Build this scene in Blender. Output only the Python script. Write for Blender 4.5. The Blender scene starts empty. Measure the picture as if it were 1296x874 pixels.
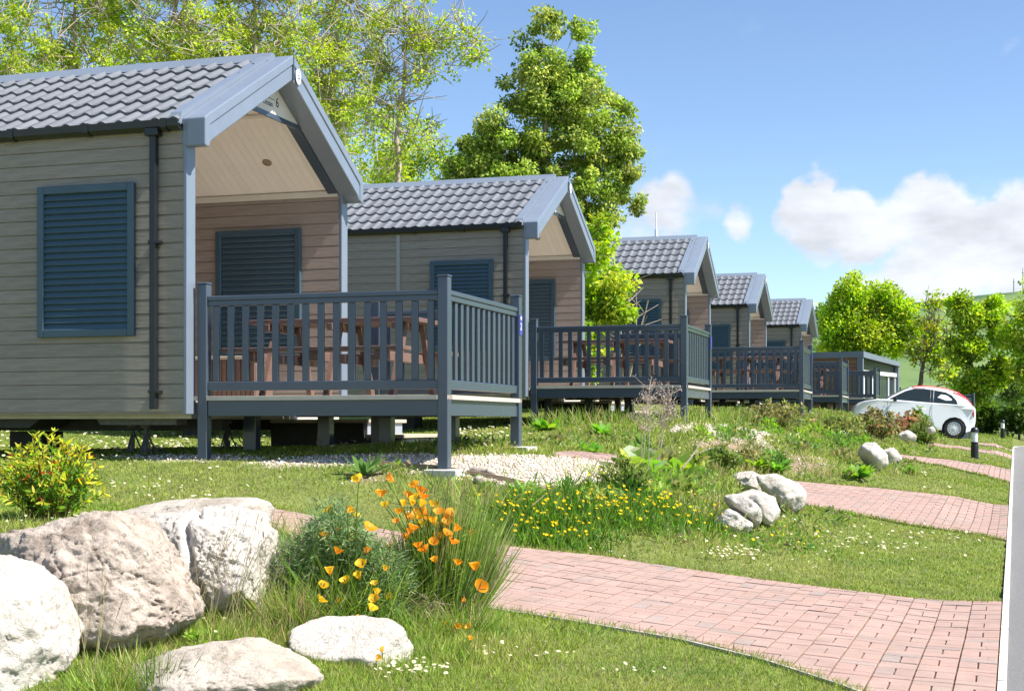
import bpy, bmesh, math, random
import numpy as np
from mathutils import Matrix, Vector, noise as mnoise

S = bpy.context.scene
COL = S.collection
R = math.radians
rng = np.random.default_rng(7)
random.seed(7)

# ------------------------------------------------------------------ camera, world, sun, exposure
F, HY, CX = 1831.0, 536.5, 648.0          # focal length and level line of the photograph, in its own pixels
CAMZ = 1.4
cd = bpy.data.cameras.new('camera'); cam = bpy.data.objects.new('camera', cd); COL.objects.link(cam)
cam.location = (0, 0, CAMZ); cam.rotation_euler = (R(90), 0, 0)
cd.sensor_width = 36; cd.lens = F/1296*36; cd.shift_y = (HY-437)/1296; cd.clip_start = .1; cd.clip_end = 6000
S.camera = cam
SUN_AZ, SUN_EL = -20.0, 53.0              # degrees from +X towards +Y, and above the level
S.view_settings.view_transform = 'Standard'; S.view_settings.look = 'None'
S.view_settings.exposure = 0.98; S.view_settings.gamma = 1
sl = bpy.data.lights.new('sun', 'SUN'); sl.energy = 5.0; sl.angle = R(.5); sl.color = (1, .955, .88)
sun = bpy.data.objects.new('sun', sl); COL.objects.link(sun)
sdir = Vector((math.cos(R(SUN_AZ))*math.cos(R(SUN_EL)), math.sin(R(SUN_AZ))*math.cos(R(SUN_EL)), math.sin(R(SUN_EL))))
sun.rotation_euler = sdir.to_track_quat('Z', 'Y').to_euler(); sun.location = (30, -10, 40)

def build_world():
    w = bpy.data.worlds.new('World'); S.world = w; w.use_nodes = True
    nt = w.node_tree; nt.nodes.clear(); N = nt.nodes.new; L = nt.links.new
    out = N('ShaderNodeOutputWorld'); bg = N('ShaderNodeBackground'); bg.inputs[1].default_value = .103
    sky = N('ShaderNodeTexSky'); sky.sky_type = 'NISHITA'; sky.sun_disc = False
    sky.sun_elevation = R(SUN_EL); sky.sun_rotation = R(90-SUN_AZ); sky.air_density = 1.0; sky.dust_density = .2; sky.ozone_density = 2.6; sky.altitude = 2000
    tc = N('ShaderNodeTexCoord')
    def math_(op, a, b=None):
        n = N('ShaderNodeMath'); n.operation = op
        for i, v in ((0, a), (1, b)):
            if v is None: continue
            if isinstance(v, (int, float)): n.inputs[i].default_value = v
            else: L(v, n.inputs[i])
        return n.outputs[0]
    def noise(scale, detail, rough, zs=1.8):
        mp = N('ShaderNodeMapping'); mp.inputs['Scale'].default_value = (1, 1, zs); L(tc.outputs['Generated'], mp.inputs[0])
        n = N('ShaderNodeTexNoise'); n.inputs['Scale'].default_value = scale; n.inputs['Detail'].default_value = detail; n.inputs['Roughness'].default_value = rough
        L(mp.outputs[0], n.inputs['Vector']); return n.outputs[0]
    # cumulus: soft heaps where the photograph has them, plus fair-weather cloud all round the sky from the same noise
    blobs = [(1025, 255, 42, 40, 1.0), (1075, 285, 70, 45, .95), (1190, 262, 55, 42, .9), (1130, 285, 60, 40, .8), (1215, 310, 90, 55, .95), (1262, 285, 50, 36, .95), (1300, 320, 90, 80, .9), (1190, 355, 110, 50, .75),
             (850, 262, 62, 46, .62), (926, 272, 32, 34, .55), (800, 300, 60, 40, .5), (1270, 62, 30, 14, .3), (1050, 340, 150, 30, .25)]
    acc = None
    sep = N('ShaderNodeVectorMath'); sep.operation = 'NORMALIZE'; L(tc.outputs['Generated'], sep.inputs[0])
    warpn = N('ShaderNodeTexNoise'); warpn.inputs['Scale'].default_value = 26; warpn.inputs['Detail'].default_value = 7; L(sep.outputs[0], warpn.inputs['Vector'])
    wm = N('ShaderNodeVectorMath'); wm.operation = 'MULTIPLY_ADD'; L(warpn.outputs['Color'], wm.inputs[0])
    wm.inputs[1].default_value = (.05,)*3
    wsub = N('ShaderNodeVectorMath'); wsub.operation = 'SUBTRACT'; L(sep.outputs[0], wsub.inputs[0]); wsub.inputs[1].default_value = (.025,)*3
    L(wsub.outputs[0], wm.inputs[2])
    for (x, y, rx, ry, wt) in blobs:
        d = Vector(((x-CX)/F, 1, (HY-y)/F)).normalized()
        s = N('ShaderNodeVectorMath'); s.operation = 'SUBTRACT'; L(wm.outputs[0], s.inputs[0]); s.inputs[1].default_value = d
        m = N('ShaderNodeVectorMath'); m.operation = 'MULTIPLY'; L(s.outputs[0], m.inputs[0]); m.inputs[1].default_value = (F/rx, F/rx, F/ry)
        ln = N('ShaderNodeVectorMath'); ln.operation = 'LENGTH'; L(m.outputs[0], ln.inputs[0])
        mr = N('ShaderNodeMapRange'); mr.interpolation_type = 'SMOOTHSTEP'
        mr.inputs[1].default_value = 1.45; mr.inputs[2].default_value = .25; mr.inputs[3].default_value = 0; mr.inputs[4].default_value = wt
        L(ln.outputs['Value'], mr.inputs[0])
        acc = mr.outputs[0] if acc is None else math_('MAXIMUM', acc, mr.outputs[0])
    fine = noise(30, 7, .62)
    wide = noise(4.2, 6, .55)
    cm = N('ShaderNodeMapRange'); cm.interpolation_type = 'SMOOTHSTEP'; L(math_('MULTIPLY', acc, math_('ADD', .40, math_('MULTIPLY', fine, 1.15))), cm.inputs[0]); cm.inputs[1].default_value = .22; cm.inputs[2].default_value = .62; dens = cm.outputs[0]
    gen = N('ShaderNodeMapRange'); gen.interpolation_type = 'SMOOTHSTEP'; L(wide, gen.inputs[0]); gen.inputs[1].default_value = .57; gen.inputs[2].default_value = .80; gen.inputs[4].default_value = .75
    dens = math_('MINIMUM', math_('MAXIMUM', dens, gen.outputs[0]), 1.0)
    dens = math_('MULTIPLY', dens, .93)
    # cloud tone: a bright body with greyer hollows
    cr = N('ShaderNodeMapRange'); L(noise(15, 5, .55, 2.6), cr.inputs[0]); cr.inputs[1].default_value = .35; cr.inputs[2].default_value = .62; cr.inputs[3].default_value = 3.8; cr.inputs[4].default_value = 5.2
    cc = N('ShaderNodeCombineColor'); L(math_('MULTIPLY', cr.outputs[0], .97), cc.inputs[0]); L(cr.outputs[0], cc.inputs[1]); L(math_('MULTIPLY', cr.outputs[0], 1.06), cc.inputs[2])
    mix = N('ShaderNodeMix'); mix.data_type = 'RGBA'; L(dens, mix.inputs['Factor']); L(sky.outputs[0], mix.inputs['A']); L(cc.outputs[0], mix.inputs['B'])
    L(mix.outputs['Result'], bg.inputs[0]); L(bg.outputs[0], out.inputs[0])
build_world()

# ------------------------------------------------------------------ helpers
def mat(name, color, rough=.6, var=.15, scale=6., bump=0., bscale=40., metal=0., spec=.5, objvar=0., stretch=None, color2=None, coat=0.):
    m = bpy.data.materials.new(name); m.use_nodes = True; nt = m.node_tree; N = nt.nodes.new; L = nt.links.new
    b = nt.nodes['Principled BSDF']; b.inputs['Roughness'].default_value = rough; b.inputs['Metallic'].default_value = metal
    b.inputs['Specular IOR Level'].default_value = spec; b.inputs['Coat Weight'].default_value = coat
    tc = N('ShaderNodeTexCoord'); mp = N('ShaderNodeMapping'); L(tc.outputs['Object'], mp.inputs[0])
    if stretch: mp.inputs['Scale'].default_value = stretch
    n = N('ShaderNodeTexNoise'); n.inputs['Scale'].default_value = scale; n.inputs['Detail'].default_value = 6; n.inputs['Roughness'].default_value = .6; L(mp.outputs[0], n.inputs['Vector'])
    c2 = color2 or tuple(min(1, c*(1+var)) for c in color); c1 = color if color2 else tuple(c*(1-var) for c in color)
    r = N('ShaderNodeMapRange'); r.inputs[1].default_value = .3; r.inputs[2].default_value = .7; L(n.outputs[0], r.inputs[0])
    mx = N('ShaderNodeMix'); mx.data_type = 'RGBA'; mx.inputs['A'].default_value = (*c1, 1); mx.inputs['B'].default_value = (*c2, 1); L(r.outputs[0], mx.inputs['Factor'])
    src = mx.outputs['Result']
    if objvar:
        oi = N('ShaderNodeObjectInfo'); hv = N('ShaderNodeHueSaturation'); mr = N('ShaderNodeMapRange')
        L(oi.outputs['Random'], mr.inputs[0]); mr.inputs[3].default_value = 1-objvar; mr.inputs[4].default_value = 1+objvar
        L(mr.outputs[0], hv.inputs['Value']); L(src, hv.inputs['Color']); src = hv.outputs[0]
    L(src, b.inputs['Base Color'])
    if bump:
        n2 = N('ShaderNodeTexNoise'); n2.inputs['Scale'].default_value = bscale; n2.inputs['Detail'].default_value = 5; L(mp.outputs[0], n2.inputs['Vector'])
        bp = N('ShaderNodeBump'); bp.inputs['Strength'].default_value = bump; bp.inputs['Distance'].default_value = .01; L(n2.outputs[0], bp.inputs['Height']); L(bp.outputs[0], b.inputs['Normal'])
    return m

def leafmat(name, trans=.35, rough=.5, spec=.3):
    m = bpy.data.materials.new(name); m.use_nodes = True; nt = m.node_tree; N = nt.nodes.new; L = nt.links.new
    b = nt.nodes['Principled BSDF']; b.inputs['Roughness'].default_value = rough; b.inputs['Specular IOR Level'].default_value = spec
    a = N('ShaderNodeAttribute'); a.attribute_name = 'Col'; L(a.outputs['Color'], b.inputs['Base Color'])
    t = N('ShaderNodeBsdfTranslucent'); hs = N('ShaderNodeHueSaturation'); hs.inputs['Saturation'].default_value = 1.1; hs.inputs['Value'].default_value = 1.5
    L(a.outputs['Color'], hs.inputs['Color']); L(hs.outputs[0], t.inputs[0])
    mx = N('ShaderNodeMixShader'); mx.inputs[0].default_value = trans; L(b.outputs[0], mx.inputs[1]); L(t.outputs[0], mx.inputs[2])
    L(mx.outputs[0], nt.nodes['Material Output'].inputs[0]); return m

def tag(o, label=None, cat=None, group=None, kind=None):
    if label: o['label'] = label
    if cat: o['category'] = cat
    if group: o['group'] = group
    if kind: o['kind'] = kind
    return o
def empty(name, loc=(0, 0, 0), rz=0.):
    o = bpy.data.objects.new(name, None); COL.objects.link(o); o.location = loc; o.rotation_euler = (0, 0, rz); o.empty_display_size = .1; return o
def link(name, me, parent=None, loc=None, rot=None):
    o = bpy.data.objects.new(name, me); COL.objects.link(o)
    if parent: o.parent = parent
    if loc is not None: o.location = loc
    if rot is not None: o.rotation_euler = rot
    return o
def copy_tree(o, parent=None):
    c = o.copy(); COL.objects.link(c); c.parent = parent
    for ch in o.children: copy_tree(ch, c)
    return c

class MB:
    def __init__(s): s.v = []; s.f = []; s.m = []
    def add(s, vs, fs, mi=0):
        k = len(s.v); s.v += [tuple(v) for v in vs]; s.f += [tuple(i+k for i in f) for f in fs]; s.m += [mi]*len(fs); return s
    def box(s, x0, x1, y0, y1, z0, z1, mi=0, M=None, c=0.):
        if c:
            def ring(z, i): return [(x0+i, y0+i, z), (x1-i, y0+i, z), (x1-i, y1-i, z), (x0+i, y1-i, z)]
            # chamfered on all upright edges and at top and bottom
            def oct_(z, i):
                a, b_, d, e = x0+i, x1-i, y0+i, y1-i; k = c
                return [(a+k, d, z), (b_-k, d, z), (b_, d+k, z), (b_, e-k, z), (b_-k, e, z), (a+k, e, z), (a, e-k, z), (a, d+k, z)]
            rings = [oct_(z0, c*.7), oct_(z0+c, 0), oct_(z1-c, 0), oct_(z1, c*.7)]
            vs = sum(rings, []); fs = [tuple(range(7, -1, -1)), tuple(24+i for i in range(8))]
            for r in range(3): fs += [(r*8+i, r*8+(i+1) % 8, r*8+8+(i+1) % 8, r*8+8+i) for i in range(8)]
        else:
            vs = [(x, y, z) for z in (z0, z1) for y in (y0, y1) for x in (x0, x1)]
            fs = [(0, 2, 3, 1), (4, 5, 7, 6), (0, 1, 5, 4), (2, 6, 7, 3), (0, 4, 6, 2), (1, 3, 7, 5)]
        if M is not None: vs = [M @ Vector(v) for v in vs]
        return s.add(vs, fs, mi)
    def prism(s, poly, a0, a1, axis='y', mi=0, M=None):      # poly in the two other axes, swept along axis
        def P(p, a): return {'x': (a, p[0], p[1]), 'y': (p[0], a, p[1]), 'z': (p[0], p[1], a)}[axis]
        n = len(poly); vs = [P(p, a0) for p in poly]+[P(p, a1) for p in poly]
        if M is not None: vs = [M @ Vector(v) for v in vs]
        fs = [tuple(range(n-1, -1, -1)), tuple(range(n, 2*n))]+[(i, (i+1) % n, n+(i+1) % n, n+i) for i in range(n)]
        return s.add(vs, fs, mi)
    def tube(s, pts, rad, n=8, mi=0, cap=True):
        pts = [Vector(p) for p in pts]; rad = rad if hasattr(rad, '__len__') else [rad]*len(pts)
        rings = []; k = len(s.v); up = None
        for i, p in enumerate(pts):
            d = (pts[min(i+1, len(pts)-1)]-pts[max(i-1, 0)]).normalized()
            if up is None: up = Vector((0, 0, 1)) if abs(d.z) < .9 else Vector((1, 0, 0))
            a = d.cross(up).normalized(); b = a.cross(d); up = b
            s.v += [tuple(p+(a*math.cos(2*math.pi*j/n)+b*math.sin(2*math.pi*j/n))*rad[i]) for j in range(n)]
        for i in range(len(pts)-1):
            for j in range(n): s.f.append((k+i*n+j, k+i*n+(j+1) % n, k+(i+1)*n+(j+1) % n, k+(i+1)*n+j)); s.m.append(mi)
        if cap:
            s.f.append(tuple(k+j for j in range(n-1, -1, -1))); s.f.append(tuple(k+(len(pts)-1)*n+j for j in range(n))); s.m += [mi, mi]
        return s
    def lathe(s, prof, n=20, mi=0, M=None, axis='z'):
        k = len(s.v)
        for (r, z) in prof:
            for j in range(n):
                a = 2*math.pi*j/n; v = Vector((r*math.cos(a), r*math.sin(a), z))
                if axis == 'y': v = Vector((v.x, v.z, v.y))
                if M is not None: v = M @ v
                s.v.append(tuple(v))
        for i in range(len(prof)-1):
            for j in range(n): s.f.append((k+i*n+j, k+i*n+(j+1) % n, k+(i+1)*n+(j+1) % n, k+(i+1)*n+j)); s.m.append(mi)
        s.f.append(tuple(k+j for j in range(n))); s.f.append(tuple(k+(len(prof)-1)*n+j for j in range(n))); s.m += [mi, mi]
        return s
    def mesh(s, name, mats, smooth=False):
        me = bpy.data.meshes.new(name); me.from_pydata(s.v, [], s.f)
        mats = mats if isinstance(mats, (list, tuple)) else [mats]
        for m in mats: me.materials.append(m)
        if len(mats) > 1: me.polygons.foreach_set('material_index', s.m)
        bm = bmesh.new(); bm.from_mesh(me); bmesh.ops.recalc_face_normals(bm, faces=bm.faces); bm.to_mesh(me); bm.free()
        if smooth:
            me.polygons.foreach_set('use_smooth', [True]*len(me.polygons))
            try: me.set_sharp_from_angle(angle=R(smooth if smooth is not True else 40))
            except Exception: pass
        return me
    def build(s, name, mats, parent=None, smooth=False, loc=None, rot=None):
        return link(name, s.mesh(name, mats, smooth), parent, loc, rot)

def mesh_np(name, V, quads=None, tris=None, col=None, mats=None, smooth=False):
    me = bpy.data.meshes.new(name); V = np.asarray(V, np.float32)
    me.vertices.add(len(V)); me.vertices.foreach_set('co', V.ravel())
    q = np.zeros((0, 4), np.int32) if quads is None else np.asarray(quads, np.int32); t = np.zeros((0, 3), np.int32) if tris is None else np.asarray(tris, np.int32)
    loops = np.concatenate([q.ravel(), t.ravel()]); me.loops.add(len(loops)); me.loops.foreach_set('vertex_index', loops)
    st = np.concatenate([np.arange(len(q))*4, len(q)*4+np.arange(len(t))*3]).astype(np.int32)
    me.polygons.add(len(st)); me.polygons.foreach_set('loop_start', st)
    if smooth: me.polygons.foreach_set('use_smooth', np.ones(len(st), bool))
    me.update(calc_edges=True)
    if col is not None:
        a = me.color_attributes.new('Col', 'FLOAT_COLOR', 'POINT'); c4 = np.ones((len(V), 4), np.float32); c4[:, :3] = col; a.data.foreach_set('color', c4.ravel())
    for m in (mats if isinstance(mats, (list, tuple)) else [mats]): me.materials.append(m)
    return me
def nrm(a): return a/np.maximum(np.linalg.norm(a, axis=-1, keepdims=True), 1e-9)

def blades(P, D, L, W, droop, C, seg=2, prof=None, face=None):
    """tapering leaf ribbons: base points P, directions D, lengths L, widths W, droop, colours C"""
    n = len(P); D = nrm(D); up = np.array([0, 0, 1.])
    rnd = rng.normal(size=(n, 3)) if face is None else face
    side = nrm(np.cross(D, rnd)); ts = np.linspace(0, 1, seg+1)
    prof = prof or (lambda t: 1-t*t*.75)
    V = []; 
    for i, t in enumerate(ts[:-1]):
        c = P+D*(L*t)[:, None]-up*(droop*L*t*t)[:, None]; w = side*(W*prof(t)*.5)[:, None]
        V += [c-w, c+w]
    V.append(P+D*L[:, None]-up*(droop*L)[:, None])
    k = len(V); VV = np.stack(V, 1).reshape(-1, 3); b = (np.arange(n)*k)[:, None]
    q = [b+np.array([[2*i, 2*i+1, 2*i+3, 2*i+2]]) for i in range(seg-1)]
    q = np.concatenate(q) if q else np.zeros((0, 4), int); t = b+np.array([[2*seg-2, 2*seg-1, 2*seg]])
    return VV, q, t, np.repeat(C, k, 0)
def cards(P, D, Nn, L, W, C):
    """folded lozenge leaves"""
    D = nrm(D); sd = nrm(np.cross(D, Nn)); nn = nrm(np.cross(sd, D))
    a = P; b = P+D*L[:, None]; m = P+D*(L*.45)[:, None]
    V = np.stack([a, m+sd*(W*.5)[:, None]+nn*(W*.12)[:, None], b, m-sd*(W*.5)[:, None]+nn*(W*.12)[:, None]], 1).reshape(-1, 3)
    i = (np.arange(len(P))*4)[:, None]; t = np.concatenate([i+np.array([[0, 1, 2]]), i+np.array([[0, 2, 3]])])
    return V, np.zeros((0, 4), int), t, np.repeat(C, 4, 0)
def join(parts):
    V = []; Q = []; T = []; C = []; k = 0
    for (v, q, t, c) in parts: V.append(v); Q.append(q+k); T.append(t+k); C.append(c); k += len(v)
    return np.concatenate(V), np.concatenate(Q), np.concatenate(T), np.concatenate(C)
def colvar(base, n, v=.18, hue=.06):
    base = np.asarray(base, float); base = base[rng.integers(0, len(base), n)] if base.ndim == 2 else np.tile(base, (n, 1))
    return np.clip(base*(1+rng.normal(0, v, (n, 1)))*(1+rng.normal(0, hue, (n, 3))), .004, .95)

def tubes_np(branches, sides=5):
    """branches: list of (points Nx3, radii N) -> one mesh"""
    Vs, Qs = [], []; k = 0; an = np.arange(sides)*2*np.pi/sides
    for pts, rad in branches:
        pts = np.asarray(pts); n = len(pts); d = nrm(np.gradient(pts, axis=0)); ref = np.array([.31, .17, .05]) if abs(d[0][2]) > .5 else np.array([0, 0, 1.])
        a = nrm(np.cross(d, ref)); b = np.cross(a, d)
        v = pts[:, None]+(a[:, None]*np.cos(an)[None, :, None]+b[:, None]*np.sin(an)[None, :, None])*np.asarray(rad)[:, None, None]
        Vs.append(v.reshape(-1, 3)); i, j = np.meshgrid(np.arange(n-1), np.arange(sides), indexing='ij')
        Qs.append(np.stack([k+i*sides+j, k+i*sides+(j+1) % sides, k+(i+1)*sides+(j+1) % sides, k+(i+1)*sides+j], -1).reshape(-1, 4)); k += n*sides
    return np.concatenate(Vs), np.concatenate(Qs)

# ------------------------------------------------------------------ materials
M = {}
M['slate'] = mat('slate_paint', (.056, .075, .108), .2, .06, 3, .03, 60)
M['shutter'] = mat('shutter_paint', (.045, .088, .122), .42, .08, 4)
M['barge'] = mat('barge_upvc', (.18, .215, .27), .3, .06, 3)
M['siding'] = mat('grey_composite_cladding', (.275, .238, .202), .55, .16, 9, .55, 26, stretch=(.5, 4, 6), objvar=.07)
M['warmlit_siding'] = mat('warm_lit_porch_cladding', (.32, .255, .22), .55, .14, 9, .5, 26, stretch=(.5, 4, 6), objvar=.06)  # the outside cladding again, with the porch's warmer light put into its colour
M['ceiling'] = mat('cream_lining_board', (.90, .83, .77), .55, .04, 6, objvar=.03)
M['cream'] = mat('cream_trim', (.72, .66, .58), .5, .05)
M['tile'] = mat('grey_metal_tile', (.152, .161, .177), .48, .24, 2.5, .08, 90, objvar=.09)
M['gutter'] = mat('black_gutter', (.010, .013, .014), .35, .2)
M['greytrim'] = mat('grey_joint_trim', (.36, .35, .34), .5, .05)
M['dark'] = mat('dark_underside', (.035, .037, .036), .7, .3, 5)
M['steel'] = mat('galvanised_steel', (.10, .10, .10), .5, .3, 20)
M['board'] = mat('deck_board', (.52, .44, .34), .7, .15, 12, .2, 60, stretch=(.3, 4, 4), objvar=.08)
M['boardedge'] = mat('grey_board_edge', (.46, .43, .38), .7, .1)
M['plasticwood'] = mat('brown_plastic_timber', (.17, .105, .085), .5, .15, 12, .1, 60, objvar=.08)
M['panelgrey'] = mat('step_riser_grey', (.30, .32, .37), .45, .05)
M['concrete'] = mat('concrete', (.62, .58, .52), .85, .15, 9, .4, 60, objvar=.08)
M['edging'] = mat('worn_edging', (.40, .36, .31), .9, .25, 9, .4, 60, objvar=.15)
M['kerb'] = mat('pale_concrete_edging', (.62, .59, .54), .85, .16, 14, .3, 90, objvar=.06)
M['asphalt'] = mat('pale_asphalt', (.20, .195, .19), .95, .45, 150, 1.0, 260)
M['sand'] = mat('joint_sand', (.17, .115, .07), .95, .3, 40, .4, 150)
M['glass'] = mat('glass', (.03, .04, .045), .06, .1, spec=.9)
M['white'] = mat('white_plastic', (.78, .78, .78), .4, .04)
M['blue'] = mat('blue_plate', (.05, .07, .38), .4, .05)
M['black'] = mat('black_metal', (.012, .014, .018), .4, .2)
M['timber'] = mat('weathered_timber', (.30, .22, .15), .85, .25, 10, .4, 60, stretch=(.4, 5, 5))
M['bark'] = mat('grey_bark', (.42, .35, .26), .9, .35, 5, .8, 30, stretch=(1, 1, .3))
M['darkbark'] = mat('dark_bark', (.14, .115, .085), .9, .3, 5, .8, 30, stretch=(1, 1, .3))
M['leaf'] = leafmat('leaf', .48); M['grass'] = leafmat('grass_blade', .30, .6, .2); M['petal'] = leafmat('petal', .45, .6, .1)
M['dryplant'] = leafmat('dry_stem', .1, .8, .1)

def brickmat():
    m = bpy.data.materials.new('block_paving'); m.use_nodes = True; nt = m.node_tree; N = nt.nodes.new; L = nt.links.new
    b = nt.nodes['Principled BSDF']; b.inputs['Roughness'].default_value = .85
    g = N('ShaderNodeNewGeometry'); oi = N('ShaderNodeObjectInfo'); ad = N('ShaderNodeMath'); ad.operation = 'ADD'; L(g.outputs['Random Per Island'], ad.inputs[0]); L(oi.outputs['Random'], ad.inputs[1])
    fr = N('ShaderNodeMath'); fr.operation = 'FRACT'; L(ad.outputs[0], fr.inputs[0])
    cr = N('ShaderNodeValToRGB'); e = cr.color_ramp.elements
    e[0].position = 0; e[0].color = (.37, .235, .19, 1); e[1].position = 1; e[1].color = (.36, .23, .185, 1)
    for p, c in ((.25, (.385, .24, .195, 1)), (.5, (.35, .23, .19, 1)), (.72, (.375, .25, .205, 1)), (.88, (.36, .24, .20, 1)), (.93, (.30, .235, .205, 1))):
        k = e.new(p); k.color = c
    L(fr.outputs[0], cr.inputs[0])
    tc = N('ShaderNodeTexCoord'); n = N('ShaderNodeTexNoise'); n.inputs['Scale'].default_value = 5; n.inputs['Detail'].default_value = 8; n.inputs['Roughness'].default_value = .7
    L(g.outputs['Position'], n.inputs['Vector']); mr = N('ShaderNodeMapRange'); L(n.outputs[0], mr.inputs[0]); mr.inputs[1].default_value = .25; mr.inputs[2].default_value = .75; mr.inputs[3].default_value = .78; mr.inputs[4].default_value = 1.15
    n3 = N('ShaderNodeTexNoise'); n3.inputs['Scale'].default_value = 120; n3.inputs['Detail'].default_value = 3; L(g.outputs['Position'], n3.inputs['Vector'])
    mr3 = N('ShaderNodeMapRange'); L(n3.outputs[0], mr3.inputs[0]); mr3.inputs[1].default_value = .3; mr3.inputs[2].default_value = .7; mr3.inputs[3].default_value = .86; mr3.inputs[4].default_value = 1.1
    mm = N('ShaderNodeMath'); mm.operation = 'MULTIPLY'; L(mr.outputs[0], mm.inputs[0]); L(mr3.outputs[0], mm.inputs[1])
    hv = N('ShaderNodeHueSaturation'); hv.inputs['Saturation'].default_value = .95; L(mm.outputs[0], hv.inputs['Value']); L(cr.outputs[0], hv.inputs['Color'])
    ns = N('ShaderNodeTexNoise'); ns.inputs['Scale'].default_value = 1.1; ns.inputs['Detail'].default_value = 10; ns.inputs['Roughness'].default_value = .78; L(g.outputs['Position'], ns.inputs['Vector']); ms = N('ShaderNodeMapRange'); L(ns.outputs[0], ms.inputs[0]); ms.inputs[1].default_value = .50; ms.inputs[2].default_value = .68; ms.inputs[4].default_value = .45
    mxs = N('ShaderNodeMix'); mxs.data_type = 'RGBA'; L(ms.outputs[0], mxs.inputs['Factor']); L(hv.outputs[0], mxs.inputs['A']); mxs.inputs['B'].default_value = (.25, .19, .145, 1); L(mxs.outputs['Result'], b.inputs['Base Color'])
    n2 = N('ShaderNodeTexNoise'); n2.inputs['Scale'].default_value = 160; L(g.outputs['Position'], n2.inputs['Vector']); bp = N('ShaderNodeBump'); bp.inputs['Strength'].default_value = .35; bp.inputs['Distance'].default_value = .004
    L(n2.outputs[0], bp.inputs['Height']); L(bp.outputs[0], b.inputs['Normal']); return m
M['brick'] = brickmat()

def rockmat(name, c1, c2, stain, amt):
    m = bpy.data.materials.new(name); m.use_nodes = True; nt = m.node_tree; N = nt.nodes.new; L = nt.links.new
    b = nt.nodes['Principled BSDF']; b.inputs['Roughness'].default_value = .92; b.inputs['Specular IOR Level'].default_value = .2
    g = N('ShaderNodeNewGeometry')
    def nz(s, d=8, r=.65):
        n = N('ShaderNodeTexNoise'); n.inputs['Scale'].default_value = s; n.inputs['Detail'].default_value = d; n.inputs['Roughness'].default_value = r; L(g.outputs['Position'], n.inputs['Vector']); return n.outputs[0]
    def ramp(v, a, b_):
        r = N('ShaderNodeMapRange'); r.inputs[1].default_value = a; r.inputs[2].default_value = b_; L(v, r.inputs[0]); return r.outputs[0]
    def mix(f, a, bb):
        x = N('ShaderNodeMix'); x.data_type = 'RGBA'; L(f, x.inputs['Factor'])
        for s_, v in (('A', a), ('B', bb)):
            if isinstance(v, tuple): x.inputs[s_].default_value = (*v, 1)
            else: L(v, x.inputs[s_])
        return x.outputs['Result']
    a = mix(ramp(nz(2.2), .35, .65), c1, c2)
    f2 = N('ShaderNodeMath'); f2.operation = 'MULTIPLY'; f2.inputs[1].default_value = amt; L(ramp(nz(3.7, 10, .75), .46, .66), f2.inputs[0])
    a = mix(f2.outputs[0], a, stain)
    f3 = N('ShaderNodeMath'); f3.operation = 'MULTIPLY'; f3.inputs[1].default_value = .55*amt+.12; L(ramp(nz(17, 6, .7), .56, .68), f3.inputs[0])
    a = mix(f3.outputs[0], a, tuple(x*.35 for x in stain))
    vd = N('ShaderNodeTexVoronoi'); vd.feature = 'DISTANCE_TO_EDGE'; vd.inputs['Scale'].default_value = 2.3
    wv = N('ShaderNodeTexNoise'); wv.inputs['Scale'].default_value = 3; wv.inputs['Detail'].default_value = 6; L(g.outputs['Position'], wv.inputs['Vector']); va = N('ShaderNodeVectorMath'); va.operation = 'MULTIPLY_ADD'; L(wv.outputs['Color'], va.inputs[0]); va.inputs[1].default_value = (.5,)*3; L(g.outputs['Position'], va.inputs[2]); L(va.outputs[0], vd.inputs['Vector'])
    L(a, b.inputs['Base Color'])
    mu = N('ShaderNodeMath'); mu.operation = 'ADD'; L(nz(14, 8, .7), mu.inputs[0]); L(nz(55, 6, .7), mu.inputs[1])
    bp = N('ShaderNodeBump'); bp.inputs['Strength'].default_value = .75; bp.inputs['Distance'].default_value = .03; L(mu.outputs[0], bp.inputs['Height']); L(bp.outputs[0], b.inputs['Normal']); return m
M['rock'] = rockmat('white_limestone', (.70, .65, .585), (.58, .525, .46), (.42, .345, .275), .5)
M['brownrock'] = rockmat('brown_pitted_limestone', (.48, .39, .325), (.56, .48, .41), (.21, .16, .12), .9)
M['greyrock'] = rockmat('lichened_limestone', (.58, .52, .45), (.50, .43, .36), (.33, .27, .20), .65)

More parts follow.
